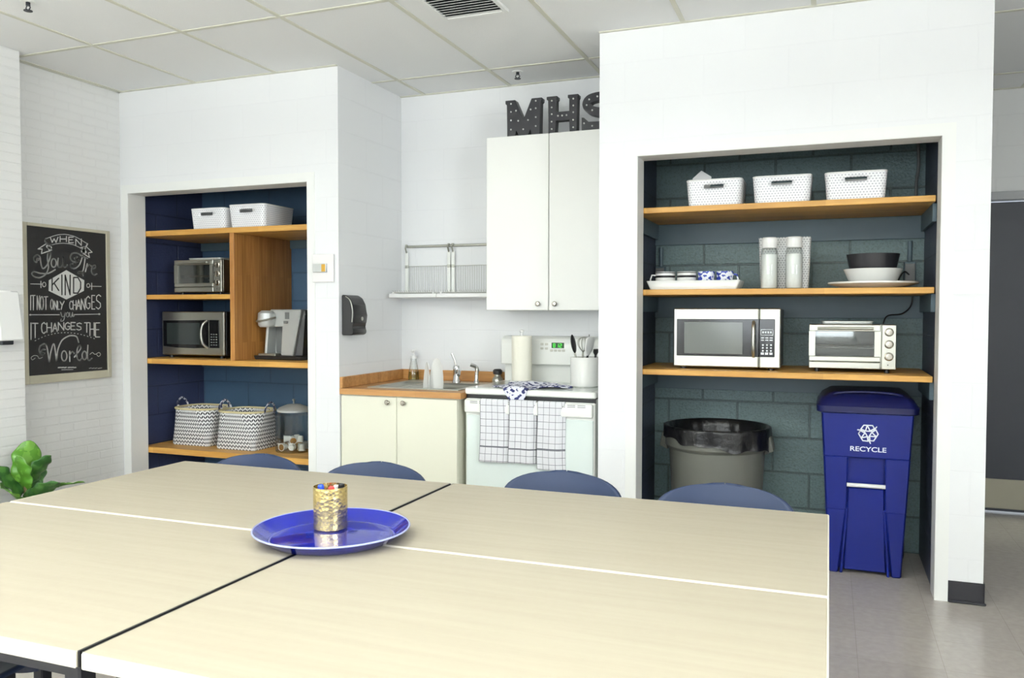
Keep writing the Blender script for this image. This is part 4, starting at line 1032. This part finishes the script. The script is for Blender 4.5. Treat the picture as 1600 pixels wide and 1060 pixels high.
obj('cup_bay', box(nb(), -.10, .012, .123, .131, .03, .22), M['midgrey'], t, label='darker grey back of the cup bay')
obj('drip_tray', box(nb(), -.15, -.01, -.008, .12, .027, .042, bev=.003), M['steel'], t)
b = nb(); lathe(b, [(0, -.06), (.04, -.06), (.052, -.045), (.055, .0), (.052, .05), (.03, .07), (0, .07)], 28); hd = obj('brew_head', b, M['silver'], t, label='rounded pale brew head'); hd.location = (-.098, .02, .272); hd.scale = (1.12, 1.05, .86)
b = nb(); tube(b, smooth_pts([(-.055, -.02, -.01), (-.02, -.062, -.015), (.045, -.05, .0), (.072, -.012, .015)], 6), .008, 8); obj('lift_handle', b, M['steel'], hd)
b = nb(); box(b, .0, .035, -.004, .0, 0, .045, bev=.002); o = obj('screen', b, M['midgrey'], t, label='dark grey screen'); o.location = (.04, .034, .275)
b = nb(); box(b, .0, .035, -.004, .0, 0, .018, bev=.002); o = obj('button', b, M['midgrey'], t); o.location = (.033, .028, .245)
obj('water_tank', hexa(nb(), [(.124, .02, .028), (.185, .03, .028), (.185, .30, .028), (.124, .28, .028), (.172, .05, .335), (.19, .06, .335), (.19, .30, .335), (.152, .28, .335)], .005), M['black'], t)
t = thing('tea_box', 'pale packet with yellow patch between coffee maker and recess opening', 'box', (-2.06, .41, TZ3))
obj('carton', box(nb(), -.055, .06, 0, .12, 0, .30, bev=.003), M['silver'], t); obj('label_patch', box(nb(), -.056, .05, -.001, .01, .10, .16), M['yellow'], t)

# ================================================================ kitchen nook
CT = .88
cab = thing('base_cabinet', 'cream two-door base cabinet under the wooden counter', 'cabinet', (-1.238, .03, 0))
b = nb()
for a in ((-.386, -.37, .0, .72, .10, .843), (.372, .388, .0, .72, .10, .843), (-.37, .372, .0, .72, .10, .116), (-.37, .372, .704, .72, .116, .843), (-.37, .372, .0, .016, .80, .843)): box(b, *a, bev=.001)
obj('carcass', b, M['cream'], cab)
obj('toe_kick', box(nb(), -.386, .37, .06, .70, 0, .10), M['darkmetal'], cab)
for s, nm in ((-1, 0), (1, 1)):
    x0, x1 = (-.384, -.006) if s < 0 else (-.003, .388)
    d = obj('door', box(nb(), x0, x1, -.02, -.001, .105, .838, bev=.003), M['cream'], cab)
    kx = -.057 if s < 0 else .048
    k = lathe(nb(), [(0, 0), (.008, 0), (.006, .012), (.014, .018), (.0155, .024), (.011, .029), (0, .03)], 20)
    o = obj('knob', k, M['knobmetal'], d); o.location = (kx, -.02, .808); o.rotation_euler = (PI/2, 0, 0)
ctr = thing('worktop', 'butcher block worktop with low upstand around the sink', 'worktop', (-1.2, 0, .845))
sx0, sx1, sy0, sy1 = -1.475, -.905, .13, .66
b = nb()
for a in ((-1.626, sx0, .0, .783), (sx1, -.822, .0, .783), (sx0, sx1, .0, sy0), (sx0, sx1, sy1, .783)): box(b, a[0]+1.2, a[1]+1.2, a[2], a[3], 0, .035)
obj('top', b, M['counter'], ctr)
obj('upstand', box(nb(), -.426, -.407, .002, .783, .036, .103, bev=.002), M['counter'], ctr); obj('upstand', box(nb(), -.407, .378, .763, .783, .036, .103, bev=.002), M['counter'], ctr)
sk = thing('sink', 'stainless steel double bowl sink set in the wooden worktop', 'sink', (0, 0, CT))
b = nb(); X0, X1, Y0, Y1 = -1.495, -.885, .105, .685; xm = -1.29
bowls = [(X0+.035, xm-.012, .145, .53), (xm+.012, X1-.035, .145, .53)]
for a in ((X0, X1, Y0, .145), (X0, X1, .53, Y1), (X0, bowls[0][0], .145, .53), (bowls[0][1], bowls[1][0], .145, .53), (bowls[1][1], X1, .145, .53)): box(b, *a, .0005, .005)
obj('sink_rim', b, M['steel'], sk)
for q in bowls:
    cx, cy, w, d = (q[0]+q[1])/2, (q[2]+q[3])/2, q[1]-q[0], q[3]-q[2]
    b = nb(); loft(b, [[(cx+a*k, cy+c*k, zz) for a, c in rrect(w, d, .05)] for k, zz in ((1.0, .004), (.97, -.03), (.93, -.13), (.8, -.15))], cap0=False, cap1=True)
    obj('bowl_basin', b, M['steel'], sk, solid=.002, fixn=False)
f = thing('faucet', 'chrome single lever faucet at the back of the sink', 'faucet', (-1.12, .585, CT+.005))
b = nb(); lathe(b, [(0, 0), (.028, 0), (.026, .012), (.022, .02), (.02, .075), (.024, .095), (.018, .11), (0, .115)], 24); obj('faucet_body', b, M['chrome'], f)
b = nb(); tube(b, smooth_pts([(0, .0, .06), (.05, -.06, .09), (.08, -.13, .085), (.09, -.165, .06)], 6), .011, 10); obj('spout', b, M['chrome'], f)
b = nb(); tube(b, [(0, 0, .10), (-.012, .005, .14), (-.036, .01, .185)], .008, 8, rr=[.010, .007, .009]); obj('lever', b, M['chrome'], f)
f = thing('side_sprayer', 'small chrome side sprayer between faucet and stove', 'sprayer', (-.985, .60, CT+.005))
b = nb(); lathe(b, [(0, 0), (.02, 0), (.017, .012), (.012, .02), (.013, .06)], 18); obj('holder', b, M['chrome'], f)
b = nb(); tube(b, smooth_pts([(0, 0, .05), (.004, 0, .085), (-.004, -.005, .105), (-.034, -.015, .118)], 5), .013, 10, ); obj('spray_head', b, M['chrome'], f)
bt = thing('soap_bottle', 'clear soap bottle with yellowish liquid in the counter corner', 'bottle', (-1.475, .68, CT+.0002))
bt.location = (-1.5, .715, CT+.0005)
obj('bottle_body', lathe(nb(), [(0, 0), (.036, 0), (.038, .01), (.034, .06), (.024, .115), (.02, .13), (.02, .15)], 24), M['glass'], bt)
obj('liquid', lathe(nb(), [(0, .003), (.034, .004), (.035, .012), (.032, .055), (0, .056)], 20), M['soapliquid'], bt)
b = nb(); lathe(b, [(.021, .146), (.021, .165), (.008, .17), (.007, .19), (.012, .195), (.012, .202), (0, .204)], 18); tube(b, [(0, 0, .196), (0, -.035, .194)], .005, 8); obj('pump', b, M['plasticwhite'], bt)
def plate(x, y, rz, tilt, rx_, rzz, label):
    t = obj('plate', lathe(nb(), [(0, 0), (.6, 0), (.8, .06), (1, .10), (1, .125), (.78, .085), (.58, .03), (0, .03)], 40), M['ceramic'])
    for v in t.data.vertices: v.co = Vector((v.co.x*rx_, v.co.y*rzz, v.co.z*.1))
    t.rotation_euler = (PI/2-tilt, 0, rz); t.location = (x, y, CT-.14+rzz); return tag(t, label, 'plate', 'plates standing in the sink')
plate(-1.125, .32, -.5, .05, .074, .158, 'white plate standing on edge in the sink, nearer the faucet')
plate(-1.20, .335, -.8, .05, .058, .145, 'smaller white plate standing on edge in the sink, farther from the faucet')
t = thing('salt_jar', 'small steel jar with black top on the counter beside the stove', 'jar', (-.885, .715, CT))
obj('jar_body', lathe(nb(), [(0, 0), (.036, 0), (.038, .008), (.033, .03), (.022, .042), (.022, .06)], 24), M['steel'], t)
obj('cap', lathe(nb(), [(.023, .055), (.03, .06), (.031, .08), (.022, .09), (0, .092)], 24), M['black'], t)

# stove
st = thing('stove', 'white electric stove with green clock and towels on its door', 'stove', (-.435, .06, 0))
SXL, SXR = -.388, .39
obj('body', box(nb(), SXL+.004, SXR-.004, .03, .70, .03, .866, bev=.003), M['enamel'], st)
obj('gap_shade_strip', box(nb(), SXL+.006, SXR-.006, .012, .10, .843, .870), M['black'], st, label='black strip standing for the shaded gap under the cooktop')  # solid black strip paints the shade beneath the cooktop edge
ct = obj('cooktop', box(nb(), SXL, SXR, .0, .62, .870, .904, bev=.006), M['enamel'], st)
obj('glass_top', box(nb(), SXL+.03, SXR-.03, .04, .56, .903, .9055, bev=.001), mat('pale grey glass top', (196, 202, 196), .12), ct)
dr = obj('oven_door', box(nb(), SXL+.004, SXR-.004, .0, .03, .18, .846, bev=.006), M['enamel'], st)
obj('door_panel', box(nb(), SXL+.012, SXR-.012, -.006, .004, .2, .752, bev=.003), mat('bluish white oven glass', (222, 232, 228), .08), dr)
hd = obj('door_handle', box(nb(), SXL+.006, SXR-.014, -.028, .004, .766, .842, bev=.01, seg=3), M['enamel'], dr)
b = nb()
for q in range(12):
    x0 = SXL+.045+q*.058
    for zz in (.833, .824): box(b, x0, x0+.045, -.0292, -.02, zz-.0018, zz+.0018)
obj('vent_slots', b, M['midgrey'], hd)
obj('drawer', box(nb(), SXL+.004, SXR-.004, .0, .03, .035, .172, bev=.006), M['enamel'], st)
bgd = obj('backguard', box(nb(), SXL+.004, SXR-.004, .61, .70, .866, 1.02, bev=.006), M['enamel'], st)
b = nb(); prism(b, [(.555, 1.012), (.70, 1.012), (.70, 1.19), (.60, 1.19), (.565, 1.175), (.555, 1.14)], (SXL, 0, 0), (0, 1, 0), (0, 0, 1), SXR-SXL, bev=.005)
cp = obj('control_panel', b, M['enamel'], st)
XP = lambda u: -.40+(u-888)*(.0037)+.435   # panel x from the clock outward
b = nb(); box(b, XP(866), XP(888), .5525, .556, 1.118, 1.152); ds = obj('clock_display', b, M['display'], cp)
DIG = [(0, [(0, 0, 0, 1), (1, 0, 1, 1), (0, .5, 1, .5), (0, 0, 1, 0), (0, 1, 1, 1)]), (1, [(1, 0, 1, 1)]), (2, [(0, 0, 1, 0), (0, .5, 1, .5), (0, 1, 1, 1), (1, .5, 1, 1), (0, 0, 0, .5)])]
b = nb()
for q, segs in DIG:
    for (a, c, e, g_) in segs:
        ox = XP(869)+q*.021; stroke(b, [(ox+a*.012, 1.124+c*.021), (ox+e*.012, 1.124+g_*.021)], .0028, (0, .5524, 0), (1, 0, 0), (0, 0, 1), .0006)
obj('clock_digits', b, M['digit'], ds)
for u, zz in ((849, 1.142), (857, 1.142), (849, 1.115), (857, 1.115), (866, 1.103), (873, 1.103), (880, 1.103), (887, 1.103)):
    obj('button', box(nb(), XP(u)-.01, XP(u)+.01, .551, .556, zz-.007, zz+.007, bev=.002), M['button'], cp)
# paper towel on its stand
t = thing('paper_towel_holder', 'paper towel roll on an upright holder on the stove', 'paper towel', (-.637, .50, .9057))
obj('stand_base', lathe(nb(), [(0, 0), (.075, 0), (.075, .01), (.07, .014), (0, .014)], 32), M['plasticwhite'], t)
obj('pole', lathe(nb(), [(0, .01), (.008, .012), (.008, .31), (.014, .315), (.014, .325), (0, .33)], 16), M['plasticwhite'], t)
obj('paper_roll', lathe(nb(), [(.02, .015), (.061, .015), (.0625, .02), (.0625, .285), (.061, .29), (.02, .29), (.02, .015)], 40), M['roll'], t)
# utensil crock with utensils
t = obj('utensil_crock', lathe(nb(), [(0, 0), (.078, 0), (.084, .006), (.085, .17), (.083, .173), (.079, .17), (.078, .01), (0, .01)], 44), M['ceramic']); t.location = (-.205, .40, .9057)
tag(t, 'white ceramic crock full of cooking utensils on the stove', 'crock')
def utensil(name, label, base, tip, rhandle, mh, head, mhead, kind, cat):
    base, tip = Vector(base)+Vector((-.205, .40, .9057)), Vector(tip)+Vector((-.205, .40, .9057))
    t = thing(name, label, cat, base)
    d = tip-base
    b = nb(); cyl(b, (0, 0, 0), d, rhandle, rhandle*.8, n=10); obj('handle', b, mh, t)
    b = nb(); w, l, th = head; q = d.to_track_quat('Z', 'Y').to_matrix()
    if kind == 'oval':
        bmesh.ops.create_uvsphere(b, u_segments=20, v_segments=12, radius=1)
        for v in b.verts: v.co = d+q@Vector((v.co.x*w, v.co.y*th, v.co.z*l+l*.8))
    elif kind == 'flat':
        loft(b, [[d+q@Vector((a, c, zz)) for a, c in rrect(2*w*k, th, th*.3, 2)] for k, zz in ((.25, -.005), (.8, l*.35), (1., l*.7), (1., l*1.4), (.7, l*1.6))])
    else:
        for k in range(5):
            a = PI*k/5; pts = [(0, 0, 0), (w*.7, 0, l*.5), (w, 0, l), (w*.7, 0, l*1.45), (0, 0, l*1.6), (-w*.7, 0, l*1.45), (-w, 0, l), (-w*.7, 0, l*.5), (0, 0, 0)]
            tube(b, [d+q@Vector((p[0]*math.cos(a), p[0]*math.sin(a), p[2])) for p in smooth_pts(pts, 3)], .0018, 5)
    obj('head', b, mhead, t); return t
UG = 'utensils in the crock'
utensil('ladle_spoon', 'dark oval serving spoon leaning left in the crock', (-.03, .0, .03), (-.062, -.0, .205), .007, M['steel'], (.034, .056, .012), M['black'], 'oval', 'spoon')
utensil('whisk', 'wire whisk standing behind the dark spoon in the crock', (-.03, .03, .03), (-.02, .03, .20), .007, M['steel'], (.036, .055, .03), M['steel'], 'wire', 'whisk')
utensil('spatula', 'white spatula leaning forward in the crock', (.0, -.035, .03), (.03, -.045, .19), .008, M['black'], (.04, .065, .012), M['plasticwhite'], 'flat', 'spatula')
utensil('skewer', 'thin steel rod handled tool rising above the other utensils', (.0, .035, .03), (.01, .04, .225), .005, M['steel'], (.005, .05, .006), M['midgrey'], 'flat', 'tool')
utensil('turner', 'dark handled turner at the pier side of the crock', (.05, -.0, .03), (.066, -.005, .19), .008, M['black'], (.025, .02, .008), M['black'], 'flat', 'turner')
# patterned cloth on the cooktop, its corner hanging over the front
def cloth_fn(u, v):
    a = 2*PI*u
    R = 1.0+.16*math.cos(3*a+.4)+.09*math.cos(5*a+1.3)
    x = -.495+.215*R*v*math.cos(a); y = .275+.155*R*v*math.sin(a)
    tip = math.exp(-((a-1.5*PI)/.42)**2)
    y -= tip*v*v*.165
    fold = .016*(math.sin(26*x+4*math.sin(9*y))*.5+.5)*(1-.35*v)+.014*(1-v)
    zz = .9072+fold
    if y < .058:
        s = .058-y; y = .054-.004*math.sin(40*x); zz = .9075-s*1.0+fold*.1
    return (x, y, zz)
b = nb(); grid(b, cloth_fn, 96, 26); bmesh.ops.remove_doubles(b, verts=b.verts[:], dist=.0004)
o = obj('dish_cloth', b, M['cloth'], ang=80, solid=.003); tag(o, 'crumpled navy and white patterned cloth lying on the stovetop', 'cloth')
# three checked towels over the oven handle
def towel(x0, x1, zb, k, label):
    w = x1-x0
    zt = .846; yf = .028
    def fn(u, v):
        s = v*(zt-zb+.01)   # distance down from the top
        if s < .01: zz = zt-.0*s; y = .055-(s/.01)*(.055-yf)
        else: zz = zt-(s-.01)*1.0-.0; y = yf
        y -= .0035*math.sin(u*7.5+k*2)*min(1, v*3)+.004*math.sin(3*v+k)*(v)
        y += max(0, (u-.78)/.22)*.021*min(1, v*6)
        x = x0+w*u+.006*math.sin(4*v+k)*v+(u-.5)*.006*v
        return (x, y, zz)
    b = nb(); grid(b, fn, 24, 44, w, zt-zb+.01)
    o = obj('dish_towel', b, M['towel'][k], ang=80, solid=.008); tag(o, label, 'towel', 'checked dish towels on the oven door'); return o
towel(-.712, -.545, .492, 0, 'checked white dish towel hanging nearest the sink side of the oven')
towel(-.534, -.380, .495, 1, 'checked white dish towel in the middle of the oven handle')
towel(-.368, -.214, .470, 2, 'checked white dish towel hanging nearest the pier side of the oven')

# upper cabinet with marquee letters
uc = thing('wall_cabinet', 'tall white two-door wall cabinet above the stove', 'cabinet', (-.448, .45, 1.353))
obj('carcass', box(nb(), -.405, .405, .02, .333, 0, 1.06, bev=.002), M['cab'], uc)
for s in (-1, 1):
    x0, x1 = (-.405, -.002) if s < 0 else (.002, .405)
    d = obj('door', box(nb(), x0, x1, 0, .019, .0, 1.06, bev=.003), M['cab'], uc)
    o = obj('knob', lathe(nb(), [(0, 0), (.008, 0), (.006, .012), (.014, .018), (.0155, .024), (.011, .029), (0, .03)], 20), M['knobmetal'], d); o.location = (-.062 if s < 0 else .044, 0, .039); o.rotation_euler = (PI/2, 0, 0)
LT = 1.353+1.06
def letter(ch, x0, w, h, poly, bulbs, label):
    t = thing('marquee_letter', label, 'letter', (x0, .475, LT+.0005), 0, 'black marquee letters on the cabinet')
    b = nb()
    if ch != 'S': prism(b, [(a*w, c*h) for a, c in poly][::1], (0, .055, 0), (1, 0, 0), (0, 0, 1), .055, bev=.002)
    else:
        hw_ = .0255; L_, R_ = [], []
        pts = smooth_pts([(a*w, 0, c*h) for a, c in poly], 6)
        for i, p in enumerate(pts):
            d = (pts[min(i+1, len(pts)-1)]-pts[max(i-1, 0)]).normalized(); n = Vector((-d.z, 0, d.x))
            L_.append((p+n*hw_)); R_.append((p-n*hw_))
        out = [(p.x, max(0, min(h, p.z))) for p in L_]+[(p.x, max(0, min(h, p.z))) for p in R_[::-1]]
        rows = []
        for p, q in zip(L_, R_):
            z1, z2 = max(0, min(h, p.z)), max(0, min(h, q.z))
            rows.append([(p.x, 0, z1), (q.x, 0, z2), (q.x, .055, z2), (p.x, .055, z1)])
        loft(b, rows)
        for pl in ([(0, .36), (.07, .35), (.2, .24), (.34, .2), (.3, .01), (0, .0)], [(1, .62), (.93, .63), (.82, .74), (.7, .8), (.72, .98), (1, 1)]): prism(b, [(a*w, c*h) for a, c in pl], (0, .0545, 0), (1, 0, 0), (0, 0, 1), .054)
    obj('letter_body', b, M['letter'], t)
    first = None
    for a, c in bulbs:
        if first is None:
            bb = nb(); bmesh.ops.create_uvsphere(bb, u_segments=12, v_segments=8, radius=.0055); first = o = obj('bulb', bb, M['bulb'], t)
        else: o = first.copy(); COL.objects.link(o); o.parent = t
        o.location = (a*w, -.002, c*h)
MP = [(0, 1), (0, .91), (.05, .88), (.05, 0), (.28, 0), (.30, .2), (.38, 0), (.62, 0), (.70, .2), (.72, 0), (.95, 0), (.95, .88), (1, .91), (1, 1), (.72, 1), (.5, .42), (.27, 1)]
HP = [(0, 1), (0, .92), (.06, .9), (.06, 0), (.29, 0), (.29, .35), (.73, .35), (.73, 0), (.96, 0), (.96, .9), (1, .92), (1, 1), (.67, 1), (.67, .92), (.73, .9), (.73, .56), (.29, .56), (.29, .9), (.34, .92), (.34, 1)]
SP = [(.14, .12), (.3, .117), (.6, .117), (.82, .19), (.84, .34), (.6, .46), (.3, .54), (.15, .69), (.24, .83), (.5, .883), (.78, .87), (.9, .80)]
LH = .222
letter('M', -.738, .236, LH, MP, [(.16, .9), (.16, .68), (.16, .45), (.16, .2), (.3, .7), (.36, .42), (.5, .18), (.63, .42), (.7, .7), (.84, .92), (.84, .72), (.84, .48), (.84, .24)], 'black marquee letter M with small bulbs on the wall cabinet')
letter('H', -.472, .198, LH, HP, [(.17, .88), (.17, .7), (.17, .52), (.17, .32), (.17, .12), (.37, .46), (.5, .46), (.64, .46), (.85, .88), (.85, .7), (.85, .52), (.85, .32), (.85, .12)], 'black marquee letter H between the M and the S')
letter('S', -.252, .19, LH, SP, [(.08, .2), (.34, .117), (.62, .117), (.84, .25), (.6, .46), (.34, .53), (.16, .68), (.24, .82), (.5, .88), (.8, .86)], 'black marquee letter S partly hidden by the white pier')

# wall mounted plate rack
t = obj('wall_rail', tube(nb(), [(-.36, 0, 0), (.375, 0, 0)], .0085, 12), M['steel']); t.location = (-1.215, .768, 1.788); tag(t, 'steel wall rail the plate racks hang from', 'rail')
def rack(x0, x1, label):
    t = thing('plate_rack', label, 'plate rack', (x0, .775, 1.45), 0, 'wire plate racks on the wall rail'); w = x1-x0
    for x in (.008, w-.008):
        b = nb(); box(b, x-.0115, x+.0115, -.016, -.004, 0, .30, bev=.002); obj('upright', b, M['enamel'], t)
        b = nb(); tube(b, [(x, -.008, .29), (x, -.03, .325), (x, -.022, .348), (x, -.006, .348)], .006, 8); box(b, x-.012, x+.012, -.018, -.002, .19, .212, bev=.003); obj('hook', b, M['steel'], t)
    b = nb(); tube(b, [(.0, -.012, .203), (w, -.012, .203)], .003, 6)
    tube(b, [(0, -.21, .02), (w, -.21, .02)], .003, 6)
    n = int(w/.0165)
    for k in range(1, n):
        x = w*k/n; tube(b, [(x, -.012, .203), (x, -.012, .025), (x, -.05, .012), (x, -.21, .02), (x, -.222, .034)], .0017, 5)
    obj('wires', b, M['wire'], t)
    b = nb(); box(b, -.006, w+.006, -.23, -.005, -.014, .001, bev=.003); box(b, -.006, w+.006, -.236, -.228, -.014, .012, bev=.003); obj('drip_tray', b, M['plasticwhite'], t, label='white drip tray')
    b = nb()
    for x in (.02, w-.02): cyl(b, (x, -.225, .008), (x, -.225, .024), .006, n=10)
    obj('clip', b, M['plasticwhite'], t)
rack(-1.585, -1.25, 'wire plate rack with white drip tray next to the corner')
rack(-1.235, -.87, 'wire plate rack with white drip tray beside the wall cabinet')

# ================================================================ tables
T = .737
def table(x0, x1, y0, y1, label, inner):
    t = thing('table', label, 'table', ((x0+x1)/2, (y0+y1)/2, 0), 0, 'pale tables pushed together'); w, d = (x1-x0)/2, (y1-y0)/2
    obj('tabletop', box(nb(), -w+.004, w-.004, -d+.004, d-.004, T-.03, T, bev=.0015), M['table'], t)
    b = nb()
    for a in ((-w+(.004 if inner < 0 else 0), w-(.004 if inner > 0 else 0), -d, -d+.006), (-w+(.004 if inner < 0 else 0), w-(.004 if inner > 0 else 0), d-.006, d)): box(b, *a, T-.031, T-.0003, bev=.0028)
    box(b, w-.006 if inner < 0 else -w, w if inner < 0 else -w+.006, -d+.006, d-.006, T-.031, T-.0003, bev=.0028)
    obj('edge_band', b, M['edge'], t)
    obj('seam_shade_band', box(nb(), inner*w-.003*(1+inner), inner*w+.003*(1-inner), -d+.006, d-.006, T-.031, T-.0003, bev=.001), M['black'], t, label='dark band standing for the shade in the seam')  # black colour imitates the shade in the gap between tables
    for s in (-1, 1): obj('apron', box(nb(), -w+.07, w-.07, s*(d-.07)-.012, s*(d-.07)+.012, T-.08, T-.031), M['darkmetal'], t)
    for sx in (-1, 1):
        for sy in (-1, 1):
            b = nb(); box(b, sx*(w-.06)-.02, sx*(w-.06)+.02, sy*(d-.06)-.02, sy*(d-.06)+.02, .012, T-.031, bev=.004); l = obj('leg', b, M['darkmetal'], t)
            obj('foot_glide', cyl(nb(), (sx*(w-.06), sy*(d-.06), 0), (sx*(w-.06), sy*(d-.06), .013), .018, n=12), M['black'], l)
TXM, TY1, TYM, TY0 = -.103, -1.638, -2.410, -3.198
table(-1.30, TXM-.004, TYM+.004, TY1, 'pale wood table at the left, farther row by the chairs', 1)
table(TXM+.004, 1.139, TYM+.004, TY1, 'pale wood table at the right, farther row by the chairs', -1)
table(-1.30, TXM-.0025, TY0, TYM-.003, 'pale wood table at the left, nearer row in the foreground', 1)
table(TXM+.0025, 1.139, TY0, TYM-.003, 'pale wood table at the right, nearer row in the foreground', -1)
tr = thing('serving_tray', 'round cobalt blue tray in the middle of the tables', 'tray', (-.10, -2.40, T))
obj('tray_body', lathe(nb(), [(0, .0), (.162, .0), (.17, .003), (.204, .03), (.202, .032), (.168, .007), (.158, .004), (.148, .006), (0, .005)], 72), M['tray'], tr)
r = nb(); tube(r, [(.205*math.cos(2*PI*k/72), .205*math.sin(2*PI*k/72), .031) for k in range(72)], .0026, 8, closed=True); obj('rim', r, M['rim'], tr, label='pale blue grey rim')
cp = obj('pen_cup', lathe(nb(), [(0, 0), (.043, 0), (.046, .004), (.0468, .116), (.0468, .118), (.0452, .118), (.0445, .005), (0, .004)], 48), M['gold']); cp.location = (-.148, -2.335, T+.0055)
tag(cp, 'hammered gold cup of markers standing in the blue tray', 'cup')
def marker(dx, dy, cap, label, tilt, top):
    t = thing('marker', label, 'marker', (-.148+dx*.4, -2.335+dy*.4, T+.012), 0, 'markers in the gold cup'); tp = Vector((dx*.6, dy*.6, top))
    b = nb(); cyl(b, (0, 0, 0), tp*.6, .0075, n=14); obj('barrel', b, M['plasticwhite'], t)
    b = nb(); cyl(b, tp*.6, tp*.97, .0088, n=14); cyl(b, tp*.97, tp, .0085, .006, n=14); obj('cap', b, cap, t)
marker(-.024, -.012, M['blue'], 'marker with blue cap in the gold cup', 0, .116)
marker(.014, -.016, M['red'], 'marker with red cap in the gold cup', 0, .114)
marker(.028, .014, M['black'], 'marker with black cap in the gold cup', 0, .118)
marker(.004, .024, M['plasticwhite'], 'marker with white cap at the back of the gold cup', 0, .110)

# ================================================================ chairs
def make_chair(label):
    t = thing('chair', label, 'chair', (0, 0, 0), 0, 'navy plastic chairs round the tables')
    prof = [(-.235, .415, .19), (-.225, .44, .20), (-.19, .452, .208), (-.10, .447, .212), (0, .44, .212), (.10, .44, .208), (.16, .45, .2), (.195, .49, .192), (.212, .55, .196), (.225, .60, .208), (.233, .64, .216), (.24, .67, .22)]
    # the top of the back is an arch
    for k in range(1, 13):
        q = math.sin(PI/2*k/12); zz = .67+.096*q; prof.append((.24+.022*q, zz, .222*max(0, 1-q**2.6)**(1/2.3)+.002))
    def fn(u, v):
        i = v*(len(prof)-1); a = int(min(i, len(prof)-2)); q = i-a
        y, zz, w = [prof[a][k]+(prof[a+1][k]-prof[a][k])*q for k in range(3)]
        s = 2*u-1; back = max(0, min(1, (zz-.5)/.12)); seat = 1-back
        return (s*w, y-back*.045*(s*w/.22)**2, zz+seat*.014*abs(s)**3-seat*.01*(1-s*s))
    b = nb(); grid(b, fn, 20, len(prof)-1)
    sh = obj('shell', b, M['chair'], t, ang=60, solid=.011, label='moulded seat and back shell')
    for sx in (-1, 1):
        for sy in (-1, 1):
            l = nb(); tube(l, [(sx*.14, sy*.12, .43), (sx*.17, sy*.16, .40), (sx*.215, sy*.215, .012)], .0115, 10); lg = obj('leg', l, M['darkmetal'], t)
            obj('rubber_foot', cyl(nb(), (sx*.215, sy*.215, 0), (sx*.215, sy*.215, .02), .015, n=12), M['black'], lg)
    return t
CH = [(-.985, -1.800, 0, 'navy chair tucked in at the far side, in front of the woven baskets'), (-.45, -1.782, .04, 'navy chair tucked in at the far side, in front of the base cabinet'),
      (.245, -1.694, -.03, 'navy chair tucked in at the far side, in front of the stove'), (.828, -1.708, .06, 'navy chair tucked in at the far side, in front of the grey trash can')]
c0 = make_chair(CH[0][3]); c0.location = (CH[0][0], CH[0][1], 0)
for x, y, rz, lab in CH[1:]: dup(c0, (x, y, 0), rz, lab)
dup(c0, (-.925, -3.0, 0), PI, 'navy chair under the near left table, only its seat corner showing')

# ================================================================ potted plant behind the table corner
pl = thing('potted_plant', 'broad leaved green plant by the brick column', 'plant', (-2.98, -1.03, 0))
obj('pot', lathe(nb(), [(0, 0), (.11, 0), (.12, .01), (.145, .25), (.15, .255), (.15, .27), (.138, .27), (.135, .23), (0, .23)], 36), M['plasticwhite'], pl)
obj('soil', lathe(nb(), [(0, .236), (.134, .234)], 24), M['soil'], pl)
b = nb(); tube(b, smooth_pts([(0, 0, .23), (.01, 0, .35), (-.01, .01, .48)], 5), .009, 8); obj('stem', b, mat('brown stem', (96, 84, 52), .7), pl)
def leaf(base, d, L, Wd, droop, roll, m):
    base, d = Vector(base), Vector(d).normalized()
    side = d.cross(Vector((0, 0, 1))).normalized(); up = side.cross(d)
    side, up = side*math.cos(roll)+up*math.sin(roll), up*math.cos(roll)-side*math.sin(roll)
    def fn(u, v):
        s = 2*u-1
        wv = Wd*(.10+ .9*max(0., math.sin(PI*min(1, v**.8*.5+.03+.47*v)))**.75) * (1 if v < .98 else .6)
        wv *= (1-.25*math.exp(-((v-.42)/.16)**2))
        p = base+d*(L*v)+side*(s*wv)+up*(.25*wv*s*s + .006*math.sin(v*22)*abs(s)) + Vector((0, 0, -droop*v*v*L))
        return p
    bm = nb(); grid(bm, fn, 12, 22); obj('leaf', bm, m, pl, ang=80, solid=.0015)
Lf, Ld = M['leaf'], M['leafdark']
leaf((0, 0, .40), (.12, .05, 1), .25, .085, .05, .9, Lf)
leaf((.0, .02, .38), (.45, .35, .9), .22, .07, .1, .6, Ld)
leaf((.02, .02, .33), (.9, .55, .40), .30, .045, .15, .2, Lf)
leaf((.0, -.02, .33), (-.15, -.55, .8), .26, .085, .1, .7, Ld)
leaf((-.02, -.02, .30), (.3, -.6, .6), .24, .08, .2, .6, Lf)
leaf((.02, .0, .30), (.5, .1, .35), .24, .07, .1, .5, Ld)
leaf((-.02, .03, .33), (-.3, .5, .8), .24, .08, .15, -.5, Ld)
leaf((.03, .05, .27), (.7, .8, .28), .30, .05, .1, .3, Ld)
leaf((.0, .0, .36), (.1, -.25, 1), .22, .075, .05, .4, Lf)
